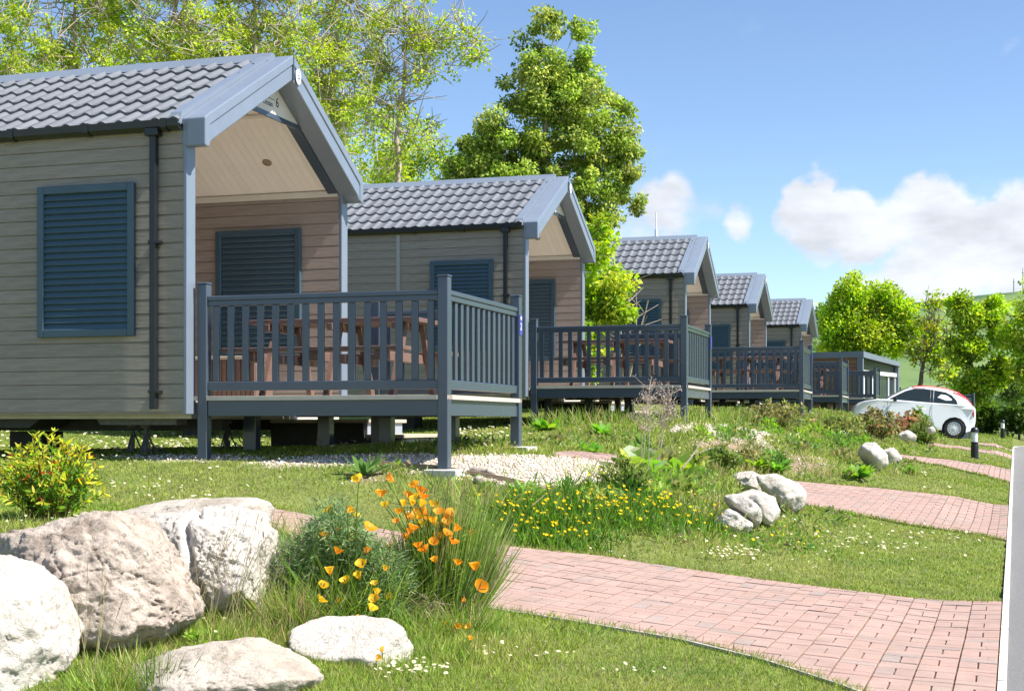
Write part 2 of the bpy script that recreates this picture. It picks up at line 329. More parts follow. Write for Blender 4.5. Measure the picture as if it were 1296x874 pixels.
# ------------------------------------------------------------------ ground shape
TH = math.atan(.348); DV = np.array([math.sin(TH), math.cos(TH)]); NV = np.array([-math.cos(TH), math.sin(TH)])   # along the road, and left of it
def sp(X, Y): return X*DV[0]+Y*DV[1], X*NV[0]+Y*NV[1]
def xy(s, p): return s*DV[0]+p*NV[0], s*DV[1]+p*NV[1]
KERB_P = .042
CTRL = [  # where the photograph shows the ground: pixel and distance
 (1270,767,10.3),(1000,748,10.9),(900,730,11.2),(760,704,11.6),(610,683,11.5),(500,668,11.4),(380,652,11.5),(300,648,11.6),
 (1070,874,7.05),(900,826,7.95),(760,796,8.3),(610,770,8.5),(500,742,8.9),(420,700,9.7),(350,672,10.4),
 (563,585,13.1),(655,577,15.2),(262,576,14),(400,578,14.0),(480,584,13.5),(200,578,14.3),(60,580,14.5),
 (300,548,40),(420,560,22),(620,560,19),(690,548,22.5),(678,533.5,23.2),(865,533,22.7),(896,536,24.6),(740,576,16.5),
 (650,602,13.3),(720,612,12.7),(600,646,12.3),(700,646,12.5),(800,660,12.3),(900,700,11.6),(760,590,14.5),(800,600,14.8),
 (1280,682,15.5),(1280,638,20.6),(1010,642,17.5),(985,608,20),(1130,622,20.5),(1150,664,15.8),(905,668,14.0),(1000,700,12.5),(1150,730,11.5),
 (850,600,16),(950,565,20.5),(900,545,22),(980,548,24),(1050,570,23.5),(1110,592,25),(1140,578,28),(1283,609,26.4),(1283,592,31.8),(1200,585,30),
 (1150,560,33),(1206,556,43),(1105,545,44.5),(1270,554,55),(1235,581,34),(1015,528,32),(1064,523.5,42),(1000,541,29),(1060,533,36),
 (250,620,11.8),(190,645,10.4),(130,600,13),(80,655,9.5),(0,662,9.2),(300,652,9.5),(300,795,7.8),(120,874,6.2),(420,870,6.4),(600,874,6.6),(500,840,7.0),(130,840,6.7),(720,850,7.2),(450,790,7.7),(-60,660,9),(-60,874,6.2),
]
RS = np.array([0, 8, 10.3, 15.5, 20.6, 26.4, 32, 40, 46, 58, 80, 150, 400.]); RZ = np.array([-1.38, -1.31, -1.285, -1.23, -1.15, -1.07, -1.0, -.9, -.82, -.65, -.5, -.2, 0])
PP = np.array([-60, -6, 0, .8, 1.6, 2.5, 3.5, 4.5, 5.5, 9, 20, 60.]); PR = np.array([-.3, 0, .0, .03, .10, .25, .48, .72, .84, .9, 1.05, 1.6])
def zbase(X, Y):
    s, p = sp(X, Y); return np.interp(s, RS, RZ)+np.interp(p, PP, PR)
CP = np.array(CTRL, float); CXY = np.stack([(CP[:, 0]-CX)/F*CP[:, 2], CP[:, 2]], 1); CZ = -(CP[:, 1]-HY)/F*CP[:, 2]; CS = .068*CP[:, 2]+.5
CR = CZ-zbase(CXY[:, 0], CXY[:, 1]); AC = np.zeros(len(CR))
def resid(X, Y, A):
    X = np.asarray(X, float); Y = np.asarray(Y, float); num = np.zeros(X.shape); den = np.full(X.shape, .02)
    for i in range(len(A)):
        w = np.exp(-((X-CXY[i, 0])**2+(Y-CXY[i, 1])**2)/(2*CS[i]**2)); num += w*A[i]; den += w
    return num/den
AC = CR.copy()
for _ in range(7): AC = AC+.8*(CR-resid(CXY[:, 0], CXY[:, 1], AC))
def zrel0(X, Y):
    X = np.asarray(X, float); Y = np.asarray(Y, float); s, p = sp(X, Y)
    k = np.clip((p-.0)/.5, 0, 1)
    return zbase(X, Y)+resid(X, Y, AC)*k-.02*(p < KERB_P)
def quadfit(idx):
    P = CXY[idx]; s, p = sp(P[:, 0], P[:, 1]); Z_ = CZ[idx]
    se = np.linspace(s.min()-1, s.max()+1, 12); pe = np.full(12, KERB_P+.05); xe, ye = xy(se, pe); s = np.r_[s, se]; p = np.r_[p, pe]; Z_ = np.r_[Z_, zbase(xe, ye)]
    A = np.stack([np.ones(len(s)), s, p, p*p, s*p], 1); w = np.linalg.lstsq(A, Z_, rcond=None)[0]; return w
def polydist(X, Y, poly):
    d = np.full(X.shape, 1e9); n = len(poly)
    for i in range(n):
        x0, y0 = poly[i-1]; x1, y1 = poly[i]; ex, ey = x1-x0, y1-y0; t = np.clip(((X-x0)*ex+(Y-y0)*ey)/(ex*ex+ey*ey+1e-12), 0, 1); d = np.minimum(d, np.hypot(X-x0-t*ex, Y-y0-t*ey))
    return d
PLANES = []
def zrel(X, Y):
    X = np.asarray(X, float); Y = np.asarray(Y, float); z = np.atleast_1d(zrel0(X, Y)).astype(float); Xf, Yf = np.atleast_1d(X), np.atleast_1d(Y)
    for poly, w, box in PLANES:
        m = (Xf > box[0]) & (Xf < box[1]) & (Yf > box[2]) & (Yf < box[3])
        if not m.any(): continue
        x, y = Xf[m], Yf[m]; s, p = sp(x, y); zp = w[0]+w[1]*s+w[2]*p+w[3]*p*p+w[4]*s*p; d = np.where(inpoly(x, y, poly), 0, polydist(x, y, poly)); k = np.clip(1-d/.8, 0, 1); k = k*k*(3-2*k)*np.clip((p-KERB_P)/.9, 0, 1); zz = z[m]; z[m] = zz*(1-k)+zp*k
    return z.reshape(X.shape)
def zg(X, Y): return zrel(X, Y)+CAMZ
YY = np.exp(np.linspace(math.log(4.5), math.log(160), 1500))
def hit(px, py):
    X = (px-CX)/F*YY; z = -(py-HY)/F*YY; g = zrel(X, YY); b = np.nonzero(z <= g)[0]
    y = YY[b[0]] if len(b) else 150.
    return np.array([(px-CX)/F*y, y, float(zg((px-CX)/F*y, y))])
def at(px, py, Y): return np.array([(px-CX)/F*Y, Y, CAMZ-(py-HY)/F*Y])
def inpoly(X, Y, poly):
    X = np.asarray(X); r = np.zeros(X.shape, bool); n = len(poly); j = n-1
    for i in range(n):
        xi, yi = poly[i]; xj, yj = poly[j]
        c = ((yi > Y) != (yj > Y)) & (X < (xj-xi)*(Y-yi)/(yj-yi+1e-12)+xi); r ^= c; j = i
    return r
def P2(pts): return [tuple(hit(*p)[:2]) for p in pts]
def edge_pt(px, py, Y): return ((px-CX)/F*Y, Y)

# paving outlines on the ground
def kerbxy(s): return xy(s, KERB_P+.044)
path1 = [kerbxy(5.4), kerbxy(6.2)]+[edge_pt(*q) for q in ((1070,874,7.05),(980,848,7.55),(900,826,7.95),(760,796,8.3),(610,770,8.5),(500,742,8.9),(420,700,9.7),(350,672,10.4),(325,668,10.55),(325,647,11.6),(380,648,11.6),(500,666,11.45),(610,683,11.5),(690,693,11.55),(760,704,11.6),(830,717,11.4),(900,730,11.2),(1000,748,10.9),(1130,761,10.5))]+[kerbxy(sp(*edge_pt(1270,767,10.3))[0])]
path2 = [kerbxy(15.9)]+[edge_pt(*q) for q in ((1230,674,15.6),(1150,660,16.1),(1080,648,16.9),(1010,638,17.5),(960,625,18.2),(950,607,20.2),(985,607,20.2),(1050,614,20.3),(1130,622,20.5),(1210,631,20.6))]+[kerbxy(21.3)]
for poly_, idx_ in ((path1, list(range(0, 15))), (path2, list(range(38, 44)))):
    a_ = np.array(poly_); PLANES.append((poly_, quadfit(idx_), (a_[:, 0].min()-.8, a_[:, 0].max()+.8, a_[:, 1].min()-.8, a_[:, 1].max()+.8)))
path3 = [kerbxy(27.4)]+P2([(1240,601),(1190,590),(1150,583),(1120,580)])+P2([(1125,574),(1150,577),(1200,582),(1250,589)])+[kerbxy(32.6)]
path4 = [kerbxy(38.6)]+P2([(1250,574),(1210,567.5),(1165,561.5)])+P2([(1172,559.6),(1215,565.2),(1255,571)])+[kerbxy(40.2)]
path5 = [kerbxy(44.6)]+P2([(1262,567),(1230,562)])+P2([(1232,560.3),(1264,564.2)])+[kerbxy(46.4)]
pad = P2([(700,574),(742,572),(790,579),(794,585),(745,582),(703,578)])
PATHS = [path1, path2, path3, path4, path5, pad]
gravel_a = P2([(485,590),(505,581),(600,577),(700,579),(790,583),(800,600),(770,612),(700,618),(640,617),(590,606)])
gravel_b = P2([(330,583),(400,577),(560,577),(640,580),(600,588),(480,589),(330,589)])
gravel_c = P2([(845,548),(862,535),(905,537),(960,546),(1010,549),(1012,555),(960,560),(900,552)])
gravel_d = P2([(1055,543),(1085,541),(1105,552),(1100,557),(1060,553)])
gravel_e = P2([(110,577),(260,575),(330,579),(330,583),(200,583)])
GRAVEL = [gravel_a, gravel_b, gravel_c, gravel_d, gravel_e]
bare = [P2([(990,588),(1000,575),(1045,580),(1050,598),(1010,602)]), P2([(870,553),(960,556),(990,572),(930,575),(880,566)]), P2([(430,600),(480,596),(490,606),(440,610)])]
def inany(X, Y, L): 
    r = np.zeros(np.asarray(X).shape, bool)
    for p in L: r |= inpoly(X, Y, p)
    return r

def groundmat():
    m = bpy.data.materials.new('ground'); m.use_nodes = True; nt = m.node_tree; N = nt.nodes.new; L = nt.links.new
    b = nt.nodes['Principled BSDF']; b.inputs['Roughness'].default_value = .95; b.inputs['Specular IOR Level'].default_value = .15
    a = N('ShaderNodeAttribute'); a.attribute_name = 'Col'; g = N('ShaderNodeNewGeometry')
    n = N('ShaderNodeTexNoise'); n.inputs['Scale'].default_value = 3; n.inputs['Detail'].default_value = 10; n.inputs['Roughness'].default_value = .75; L(g.outputs['Position'], n.inputs['Vector'])
    mr = N('ShaderNodeMapRange'); L(n.outputs[0], mr.inputs[0]); mr.inputs[1].default_value = .3; mr.inputs[2].default_value = .7; mr.inputs[3].default_value = .6; mr.inputs[4].default_value = 1.35
    hv = N('ShaderNodeHueSaturation'); L(a.outputs['Color'], hv.inputs['Color']); L(mr.outputs[0], hv.inputs['Value']); L(hv.outputs[0], b.inputs['Base Color'])
    n2 = N('ShaderNodeTexNoise'); n2.inputs['Scale'].default_value = 25; n2.inputs['Detail'].default_value = 8; L(g.outputs['Position'], n2.inputs['Vector']); bp = N('ShaderNodeBump'); bp.inputs['Distance'].default_value = .05; bp.inputs['Strength'].default_value = .7
    L(n2.outputs[0], bp.inputs['Height']); L(bp.outputs[0], b.inputs['Normal']); return m
M['ground'] = groundmat()

def build_ground():
    g = lambda a, b, n: list(np.sign(a)*np.exp(np.linspace(math.log(abs(a)), math.log(abs(b)), n)))
    xs = np.array(g(-1800, -16, 26)[:-1]+list(np.arange(-16, 26, .22))+g(26, 1800, 26)); ys = np.array([-60, -20, -8, -2, 0, 2]+list(np.arange(3.5, 64, .22))+g(64, 2500, 30))
    X, Y = np.meshgrid(xs, ys); Z = zg(X, Y)
    Z = Z-.07*(sp(X, Y)[1] < KERB_P-.02)*(Y < 70); far = np.clip((np.hypot(X, Y)-150)/300, 0, 1); Z = Z*(1-far)+CAMZ*far
    col = np.tile(np.array([.15, .17, .05]), X.shape+(1,)); 
    gr = inany(X, Y, GRAVEL); br = inany(X, Y, bare); col[br] = (.26, .19, .13); col[gr] = (.50, .43, .35)
    farc = np.clip((Y-45)/60, 0, 1)[..., None]; col = col*(1-farc)+np.array([.13, .19, .05])*farc
    ny, nx = X.shape; i, j = np.meshgrid(np.arange(ny-1), np.arange(nx-1), indexing='ij'); q = np.stack([i*nx+j, i*nx+j+1, (i+1)*nx+j+1, (i+1)*nx+j], -1).reshape(-1, 4)
    me = mesh_np('ground', np.stack([X, Y, Z], -1).reshape(-1, 3), q, None, col.reshape(-1, 3), M['ground'], True)
    tag(link('ground', me), kind='structure')
build_ground()

# road and kerb: the road runs beside the kerb and bends away to the right beyond the drives
def build_road():
    ss = list(np.arange(-6, 50, .5))
    def line(off):
        pts = []
        for s in ss: pts.append(xy(s, KERB_P-off))
        # bend to the right
        c0 = np.array(xy(50, KERB_P-off)); rad = 7+0-off*.999
        cen = np.array(xy(50, KERB_P))-NV*7.0
        for a in np.linspace(0, 75, 24)[1:]:
            pts.append(tuple(cen+(NV*math.cos(R(a))+DV*math.sin(R(a)))*(7-off)))
        e = np.array(pts[-1]); d = (DV*math.cos(R(75))-NV*math.sin(R(75)))
        for t in (4, 10, 20, 40): pts.append(tuple(e+d*t))
        return pts
    offs = [.0, .3, .8, 1.6, 2.6, 3.8, 5.0]
    Ls = [line(o) for o in offs]; n = len(Ls[0]); V = []
    for l in Ls:
        for (x, y) in l: V.append((x, y, float(zg(x, y))+.012))
    q = [(a*n+i, a*n+i+1, (a+1)*n+i+1, (a+1)*n+i) for a in range(len(offs)-1) for i in range(n-1)]
    tag(link('road', mesh_np('road', V, q, None, None, M['asphalt'], True)), kind='structure')
    k = tag(empty('kerb'), kind='structure')
    li = line(-.042); lo = line(.0); step = .915; acc = 0
    def lerp_path(l):
        P = np.array(l); d = np.r_[0, np.cumsum(np.linalg.norm(np.diff(P, axis=0), axis=1))]; return P, d
    Pi, di = lerp_path(li); Po, do = lerp_path(lo); tot = di[-1]; t = 0
    while t < min(tot, 75):
        a, b = t, t+step-.02; mb = MB(); V = []
        for tt in (a, b):
            fr = tt/tot
            for P, d in ((Pi, di), (Po, do)):
                x = np.interp(fr*d[-1], d, P[:, 0]); y = np.interp(fr*d[-1], d, P[:, 1]); z = float(zg(x, y)) ; V.append((x, y, z))
        # the kerb tops follow the lawn level
        top = [(v[0], v[1], max(V[0][2], V[1][2]) + .016 if i < 2 else max(V[2][2], V[3][2])+.016) for i, v in enumerate(V)]; bot = [(v[0], v[1], v[2]-.12) for v in V]
        c = np.mean(V, axis=0); vs = [tuple(np.array(v)-c) for v in bot+top]
        mb.add(vs, [(0, 1, 3, 2), (4, 6, 7, 5), (0, 4, 5, 1), (2, 3, 7, 6), (0, 2, 6, 4), (1, 5, 7, 3)])
        mb.build('kerb_stone', M['kerb'], k, loc=tuple(c)); t += step
build_road()

# ------------------------------------------------------------------ block paving in basket weave
def clip_rect(poly, x0, x1, y0, y1):
    def cl(P, f, inter):
        o = []
        for i in range(len(P)):
            a, b = P[i-1], P[i]; fa, fb = f(a), f(b)
            if fa != fb: o.append(inter(a, b))
            if fb: o.append(b)
        return o
    def ix(v): return lambda a, b: (v, a[1]+(b[1]-a[1])*(v-a[0])/(b[0]-a[0]))
    def iy(v): return lambda a, b: (a[0]+(b[0]-a[0])*(v-a[1])/(b[1]-a[1]), v)
    for f, i in ((lambda p: p[0] >= x0, ix(x0)), (lambda p: p[0] <= x1, ix(x1)), (lambda p: p[1] >= y0, iy(y0)), (lambda p: p[1] <= y1, iy(y1))):
        poly = cl(poly, f, i)
        if len(poly) < 3: return []
    return poly
def brick_mesh():
    mb = MB(); g = .0045; mb.box(-.1+g, .1-g, -.05+g, .05-g, -.05, 0, c=.003); return mb.mesh('brick', M['brick'])
BR = brick_mesh()
def build_path(name, poly, nparts=300, minfull=True):
    root = None
    poly_sp = [sp(*p) for p in poly]; s0, s1 = min(p[0] for p in poly_sp), max(p[0] for p in poly_sp); p0, p1 = min(p[1] for p in poly_sp), max(p[1] for p in poly_sp)
    # sand bed
    bed = MB(); st = .25
    full, part = [], []
    for a in range(int(s0/.2)-1, int(s1/.2)+2):
        for b in range(int((p0)/.2)-1, int(p1/.2)+2):
            cs, cp = a*.2, b*.2+KERB_P+.047
            bp_ = clip_rect(poly_sp, cs, cs+.2, cp, cp+.2)
            if len(bp_) < 3: continue
            vs = [(*xy(*q), float(zg(*xy(*q)))+.006) for q in bp_]; bed.add(vs, [tuple(range(len(vs)))])
            for h in (0, 1):
                if a % 2: rc = (cs+.1*h, cs+.1*h+.1, cp, cp+.2)
                else: rc = (cs, cs+.2, cp+.1*h, cp+.1*h+.1)
                c = clip_rect(poly_sp, rc[0]+.004, rc[1]-.004, rc[2]+.004, rc[3]-.004)
                if len(c) < 3: continue
                ar = abs(sum(c[i-1][0]*c[i][1]-c[i][0]*c[i-1][1] for i in range(len(c)))/2)
                x, y = xy((rc[0]+rc[1])/2, (rc[2]+rc[3])/2)
                if ar > .0172: full.append((math.hypot(x, y), x, y, a % 2, rc))
                elif ar > .0008: part.append((c, x, y))
    root = link(name, bed.mesh(name, M['sand'])); tag(root, kind='structure')
    full = [f for f in full]; full.sort(key=lambda f: f[0]+1e3*(abs(f[1]/f[2]) > .40))
    st_ = MB()
    ez = .05
    def zt(x, y): return float(zg(x, y))
    for k, (d, x, y, o, rc) in enumerate(full):
        z = zt(x, y); 
        gs = (zt(x+DV[0]*ez, y+DV[1]*ez)-zt(x-DV[0]*ez, y-DV[1]*ez))/(2*ez); gp = (zt(x+NV[0]*ez, y+NV[1]*ez)-zt(x-NV[0]*ez, y-NV[1]*ez))/(2*ez)
        gs += random.gauss(0, .004); gp += random.gauss(0, .004); z += .018+random.gauss(0, .0012)
        u = Vector((DV[0], DV[1], gs)).normalized(); v = Vector((NV[0], NV[1], gp)); w = u.cross(v).normalized(); v = w.cross(u)
        if o: ax, ay = v, -u
        else: ax, ay = u, v
        Mx = Matrix(((ax.x, ay.x, w.x, x), (ax.y, ay.y, w.y, y), (ax.z, ay.z, w.z, z), (0, 0, 0, 1)))
        if k < nparts:
            ob = bpy.data.objects.new('brick', BR); COL.objects.link(ob); ob.parent = root; ob.matrix_local = Mx
        else: st_.box(-.0965, .0965, -.0465, .0465, -.04, 0, M=Mx)
    for c, x, y in part:
        vs = [(*xy(*q), zt(*xy(*q))+.017) for q in c]; vb = [(a, b, z-.03) for a, b, z in vs]; n = len(vs)
        st_.add(vs+vb, [tuple(range(n))]+[(i, (i+1) % n, n+(i+1) % n, n+i) for i in range(n)])
    if st_.v: tag(st_.build('brick_paving', M['brick'], root), kind='stuff')
def build_edging():
    pts = [kerbxy(6.25)]+[edge_pt(*q) for q in ((1070,874,7.05),(980,848,7.55),(900,826,7.95),(830,811,8.13),(760,796,8.3),(680,783,8.4),(610,770,8.5),(550,757,8.7),(500,742,8.9))]
    P = np.array(pts); d = np.r_[0, np.cumsum(np.linalg.norm(np.diff(P, axis=0), axis=1))]; root = [o for o in bpy.data.objects if o.name == 'brick_path'][0]; t = 0
    while t < d[-1]-.1:
        e = min(t+.6, d[-1]); a = np.array([np.interp(t, d, P[:, i]) for i in (0, 1)]); b = np.array([np.interp(e-.008, d, P[:, i]) for i in (0, 1)]); n = np.array([-(b-a)[1], (b-a)[0]]); n = n/np.linalg.norm(n)*.013
        vs = [(*q, float(zg(*q))) for q in (a-n, b-n, b+n, a+n)]; mb = MB(); mb.add([(x, y, z-.06) for x, y, z in vs]+[(x, y, z+.017) for x, y, z in vs], [(0, 3, 2, 1), (4, 5, 6, 7), (0, 1, 5, 4), (1, 2, 6, 5), (2, 3, 7, 6), (3, 0, 4, 7)]); mb.build('edging_block', M['edging'], root); t = e
for i, p in enumerate(PATHS): build_path('brick_path' if i < 5 else 'paving_pad', p, 300 if i < 2 else (200 if i == 2 else 0))
build_edging()

# ------------------------------------------------------------------ holiday cabins (u = along the cabin towards its open gable, v = away from the camera, z from the wall foot)
W, ZEND, ZAP = 3.687, 2.80, 3.81
SL = (ZAP-ZEND)/(W/2)                      # roof slope
CABS = [(-3.072, 13.715, .113, 17.445), (.23, 23.216, .458, 17.552), (3.881, 32.308, .601, 16.424), (6.791, 41.348, .66, 17.449), (10.249, 51.266, .765, 17.706)]
U0 = -8.0; UV = -3.2                       # far end of the cabin; pieces beyond UV are out of every view
def plank_mesh(x0, x1, h, name, m='siding'):
    mb = MB(); mb.prism([(0, .003), (-.008, .003), (-.0135, .008), (-.0125, h-.007), (-.008, h-.002), (0, h-.002)], x0, x1, 'x'); return mb.mesh(name, M[m])
def make_shutter(parent, u0, u1, z0, z1, v, face=-1, n=21):
    """louvred shutter in its frame; face=-1 looks towards the camera"""
    f = MB(); w = .075; d = .045
    def bx(a, b, z_, y_): f.box(a, b, min(v, v+face*d), max(v, v+face*d), z_, y_, c=.006)
    bx(u0, u0+w, z0, z1); bx(u1-w, u1, z0, z1); bx(u0+w, u1-w, z0, z0+w); bx(u0+w, u1-w, z1-w, z1)
    f.box(u0+w, u1-w, min(v, v+face*.006), max(v, v+face*.006), z0+w, z1-w)
    o = f.build('shutter', M['shutter'], parent)
    h = (z1-z0-2*w)/n; sm = MB(); a = (u1-u0)/2-w
    sm.prism([(-.010*-face*-1, h-.002), (face*.012, h-.004), (face*.036, .003), (face*.030, -.004), (face*.008, .004)], -a, a, 'x')
    me = sm.mesh('slat', M['shutter'])
    for i in range(n): link('slat', me, o, ((u0+u1)/2, v, z0+w+i*h))
    return o
def make_cabin():
    root = empty('holiday_cabin')
    part = lambda mb, name, m, sm=False: mb.build(name, m, root, sm)
    # plain wall bodies behind the planks
    b = MB(); b.box(U0, -.04, 0, .13, -.02, 2.68); b.box(U0, -.04, W-.13, W, -.02, 2.68); b.box(U0, U0+.1, .13, W-.13, -.02, 2.68)
    b.prism([(.131, -.02), (W-.131, -.02), (W-.131, 2.66), (W/2, 3.62), (.131, 2.66)], -2.75, -2.6, 'x'); b.prism([(0, 2.68), (W, 2.68), (W/2, 3.68)], U0, U0+.1, 'x')
    part(b, 'wall', M['siding'])
    f = MB(); f.box(U0, -.04, .131, W-.131, -.06, .14); part(f, 'floor', M['boardedge'])
    h = .134; pm = plank_mesh(U0, -.0405, h, 'plank'); 
    for i in range(20): link('plank', pm, root, (0, -.0005, i*h))                      # side wall towards the camera
    pi = plank_mesh(-2.6, -.041, h, 'plank', 'warmlit_siding')
    for i in range(19): link('plank', pi, root, (0, W-.1305, .12+i*h))                # inner far side of the porch
    pb = plank_mesh(.14, W-.14, h, 'plank', 'warmlit_siding'); 
    for i in range(18): link('plank', pb, root, (-2.5995, 0, .12+i*h), (0, 0, R(90)))   # back of the porch
    t = MB(); t.box(-2.235, -2.175, -.026, -.002, 0, 2.66); part(t, 'joint_strip', M['greytrim'])
    # corner posts
    for v0, v1 in ((-.022, .142), (W-.142, W+.022)):
        c = MB(); c.box(-.04, .0, v0, v1, -.02, 2.72, c=.006); part(c, 'corner_post', M['barge'])
    # windows behind louvred shutters
    make_shutter(root, -1.632, -.549, .73, 2.20, -.020); make_shutter(root, -1.653, -.52, .71, 2.22, W-.150)
    # porch lining under both slopes, trims, light
    mt = MB(); w = .1; L_ = (W/2-.14)
    mt.prism([(.0, .0), (w-.004, 0), (w-.007, .004), (w, .006), (w, .02), (0, .02)], 0, 1, 'y')
    me = mt.mesh('ceiling_board', M['ceiling'])
    zc = 2.65; sl = .55; ln = L_*math.sqrt(1+sl*sl); an = math.atan(sl)
    for i in range(25):
        o = link('ceiling_board', me, root, (-2.56+i*w, W-.14, zc), (0, 0, 0)); o.rotation_euler = (math.pi-an, 0, 0); o.scale = (1, ln*.70, 1)
        o.matrix_local = Matrix.Translation((-2.56+i*w, W-.14, zc)) @ Matrix(((1, 0, 0, 0), (0, -math.cos(an), math.sin(an), 0), (0, math.sin(an), math.cos(an), 0), (0, 0, 0, 1))) @ Matrix.Diagonal((1, ln*.705, 1, 1))
        o2 = link('ceiling_board', me, root); o2.matrix_local = Matrix.Translation((-2.56+i*w, .14, zc)) @ Matrix(((1, 0, 0, 0), (0, math.cos(an), -math.sin(an), 0), (0, math.sin(an), math.cos(an), 0), (0, 0, 0, 1))) @ Matrix.Diagonal((1, ln, 1, 1))
    up = MB(); k = .72                                                                  # smooth upper panel and its trim
    vA, vB = W-.14-L_*k, W/2-.0; zA, zB = zc+L_*k*sl, zc+L_*sl
    up.prism([(vA, zA), (vB, zB), (vB, zB+.02), (vA, zA+.02)], -2.58, -.06, 'x'); part(up, 'ceiling_panel', M['ceiling'])
    tr = MB(); tr.box(-2.58, -.05, W-.165, W-.148, zc-.075, zc-.004, c=.003); tr.box(-2.58, -.05, .15, .165, zc-.075, zc-.004)
    q = W-.14-L_*.715; tr.prism([(q-.02, zc+L_*.715*sl-.012), (q+.02, zc+L_*.715*sl-.034), (q+.02, zc+L_*.715*sl-.014), (q-.02, zc+L_*.715*sl+.008)], -2.58, -.05, 'x'); part(tr, 'ceiling_trim', M['cream'])
    lg = MB(); n = Vector((0, -math.sin(an), -math.cos(an))); vq = W-.14-L_*.30
    mm = Matrix.Translation((-.72, vq, zc+L_*.30*sl-.002)) @ n.to_track_quat('Z', 'X').to_matrix().to_4x4()
    lg.lathe([(.055, -.002), (.055, .012), (.042, .018), (.036, .008), (.001, .006)], 18, M=mm); part(lg, 'porch_light', M['timber'], 40)
    # triangular name board high in the gable
    hb = .34; tb = MB(); a = hb/sl
    tb.prism([(W/2-a, 3.545-hb), (W/2+a, 3.545-hb), (W/2, 3.545)], -.052, -.042, 'x'); tb_o = part(tb, 'gable_board', M['cream'])
    db = MB(); db.box(-.055, -.035, W/2-a-.05, W/2+a+.05, 3.545-hb-.055, 3.545-hb+.0, c=.004); part(db, 'gable_bar', M['slate'])
    # roof: pressed tiles on the side in view, course over course
    tw, rows = .196, 6; v_e, z_e = -.085, 2.735; v_r, z_r = W/2, z_e+(W/2+.085)*SL; dv = (v_r-v_e)/rows; ang = math.atan(SL); rl = dv/math.cos(ang)
    prof = [(0, .003), (.16, .0), (.34, .002), (.50, .012), (.64, .027), (.78, .031), (.90, .019), (1, .003)]
    tm = MB(); n = len(prof)
    V = [(x*tw, 0, z+.028) for x, z in prof]+[(x*tw, rl+.02, z+.0) for x, z in prof]+[(x*tw, .004, z-.002) for x, z in prof]
    tm.add(V, [(i, i+1, n+i+1, n+i) for i in range(n-1)]+[(i, 2*n+i, 2*n+i+1, i+1) for i in range(n-1)])
    tme = tm.mesh('roof_tile', M['tile'], 35)
    MR = Matrix(((1, 0, 0, 0), (0, math.cos(ang), -math.sin(ang), 0), (0, math.sin(ang), math.cos(ang), 0), (0, 0, 0, 1)))
    rest = MB(); ncol = int((-.045-U0)/tw)+1
    for r in range(rows):
        for c in range(ncol):
            u = -.045-(c+1)*tw; T = Matrix.Translation((u, v_e+r*dv, z_e+r*dv*SL)) @ MR
            if u > UV-.2: link('roof_tile', tme, root).matrix_local = T
            else: rest.add([T @ Vector(v) for v in V], [(i, i+1, n+i+1, n+i) for i in range(n-1)]+[(i, 2*n+i, 2*n+i+1, i+1) for i in range(n-1)])
    tag(part(rest, 'roof_tiling', M['tile'], 35), kind='stuff')
    rs = MB(); rs.prism([(v_e+.02, z_e-.02), (W/2, z_r-.03), (W+.085, z_e-.02), (W+.085, z_e+.02), (W/2, z_r+.006), (W/2-.02, z_r-.02), (v_e+.02, z_e-.012)], U0, -.044, 'x'); part(rs, 'roof', M['tile'])
    rc = MB(); zz = z_r+.062; rc.prism([(W/2-.13, zz-.105), (W/2-.03, zz), (W/2+.03, zz), (W/2+.13, zz-.105), (W/2+.12, zz-.115), (W/2, zz-.05), (W/2-.12, zz-.115)], U0, -.04, 'x'); part(rc, 'ridge_cap', M['barge'])
    # gutter and downpipe
    gp = [(-.012, 2.775), (-.012, 2.70), (-.03, 2.672), (-.085, 2.672), (-.112, 2.70), (-.118, 2.765), (-.108, 2.765), (-.10, 2.71), (-.03, 2.70), (-.02, 2.775)]
    g = MB(); g.prism(gp, U0, -.047, 'x')
    for u in (-1.9, -1.05, -.2, -3.4):
        g.prism([(-.008, 2.785), (-.008, 2.69), (-.035, 2.662), (-.088, 2.662), (-.119, 2.69), (-.126, 2.775)], u-.03, u+.03, 'x')
    part(g, 'gutter', M['gutter'])
    dp = MB(); dp.box(-.362, -.297, -.095, -.03, .03, 2.66, c=.004); dp.box(-.40, -.26, -.122, -.02, 2.62, 2.69, c=.006)
    for z in (1.6, .18): dp.box(-.375, -.26, -.10, -.012, z, z+.03, c=.004)
    part(dp, 'downpipe', M['gutter'])
    # bargeboards: two raking boxed boards with a raised outer band and a blunt return at the eaves
    for sgn, name in ((1, 'bargeboard'), (-1, 'bargeboard')):
        v = lambda a: a if sgn > 0 else W-a
        bg = MB(); t_ = .262
        outline = [(v(-.028), ZEND-.02), (v(.02), ZEND+.012), (v(W/2-.001), ZAP), (v(W/2-.001), ZAP-t_), (v(.115), ZEND-t_+.045), (v(.06), ZEND-t_-.012), (v(.02), ZEND-t_-.03), (v(-.028), ZEND-t_-.02)]
        bg.prism(outline, -.045, .19, 'x')
        band = [(v(-.030), ZEND-.02), (v(.02), ZEND+.016), (v(W/2-.001), ZAP+.004), (v(W/2-.001), ZAP-.098), (v(.09), ZEND-.062), (v(.06), ZEND-.09), (v(.06), ZEND-t_-.016), (v(.02), ZEND-t_-.034), (v(-.030), ZEND-t_-.024)]
        bg.prism(band, .0, .203, 'x')
        o = part(bg, name, M['barge']); bv = o.modifiers.new('b', 'BEVEL'); bv.width = .012; bv.segments = 2; bv.limit_method = 'ANGLE'
    rk = MB()
    for sgn in (1, -1):
        v = lambda a: a if sgn > 0 else W-a
        rk.prism([(v(-.095), ZEND-.075), (v(-.03), ZEND+.045), (v(W/2-.001), ZAP+.034), (v(W/2-.001), ZAP-.03), (v(-.03), ZEND-.06)], -.165, -.0455, 'x')
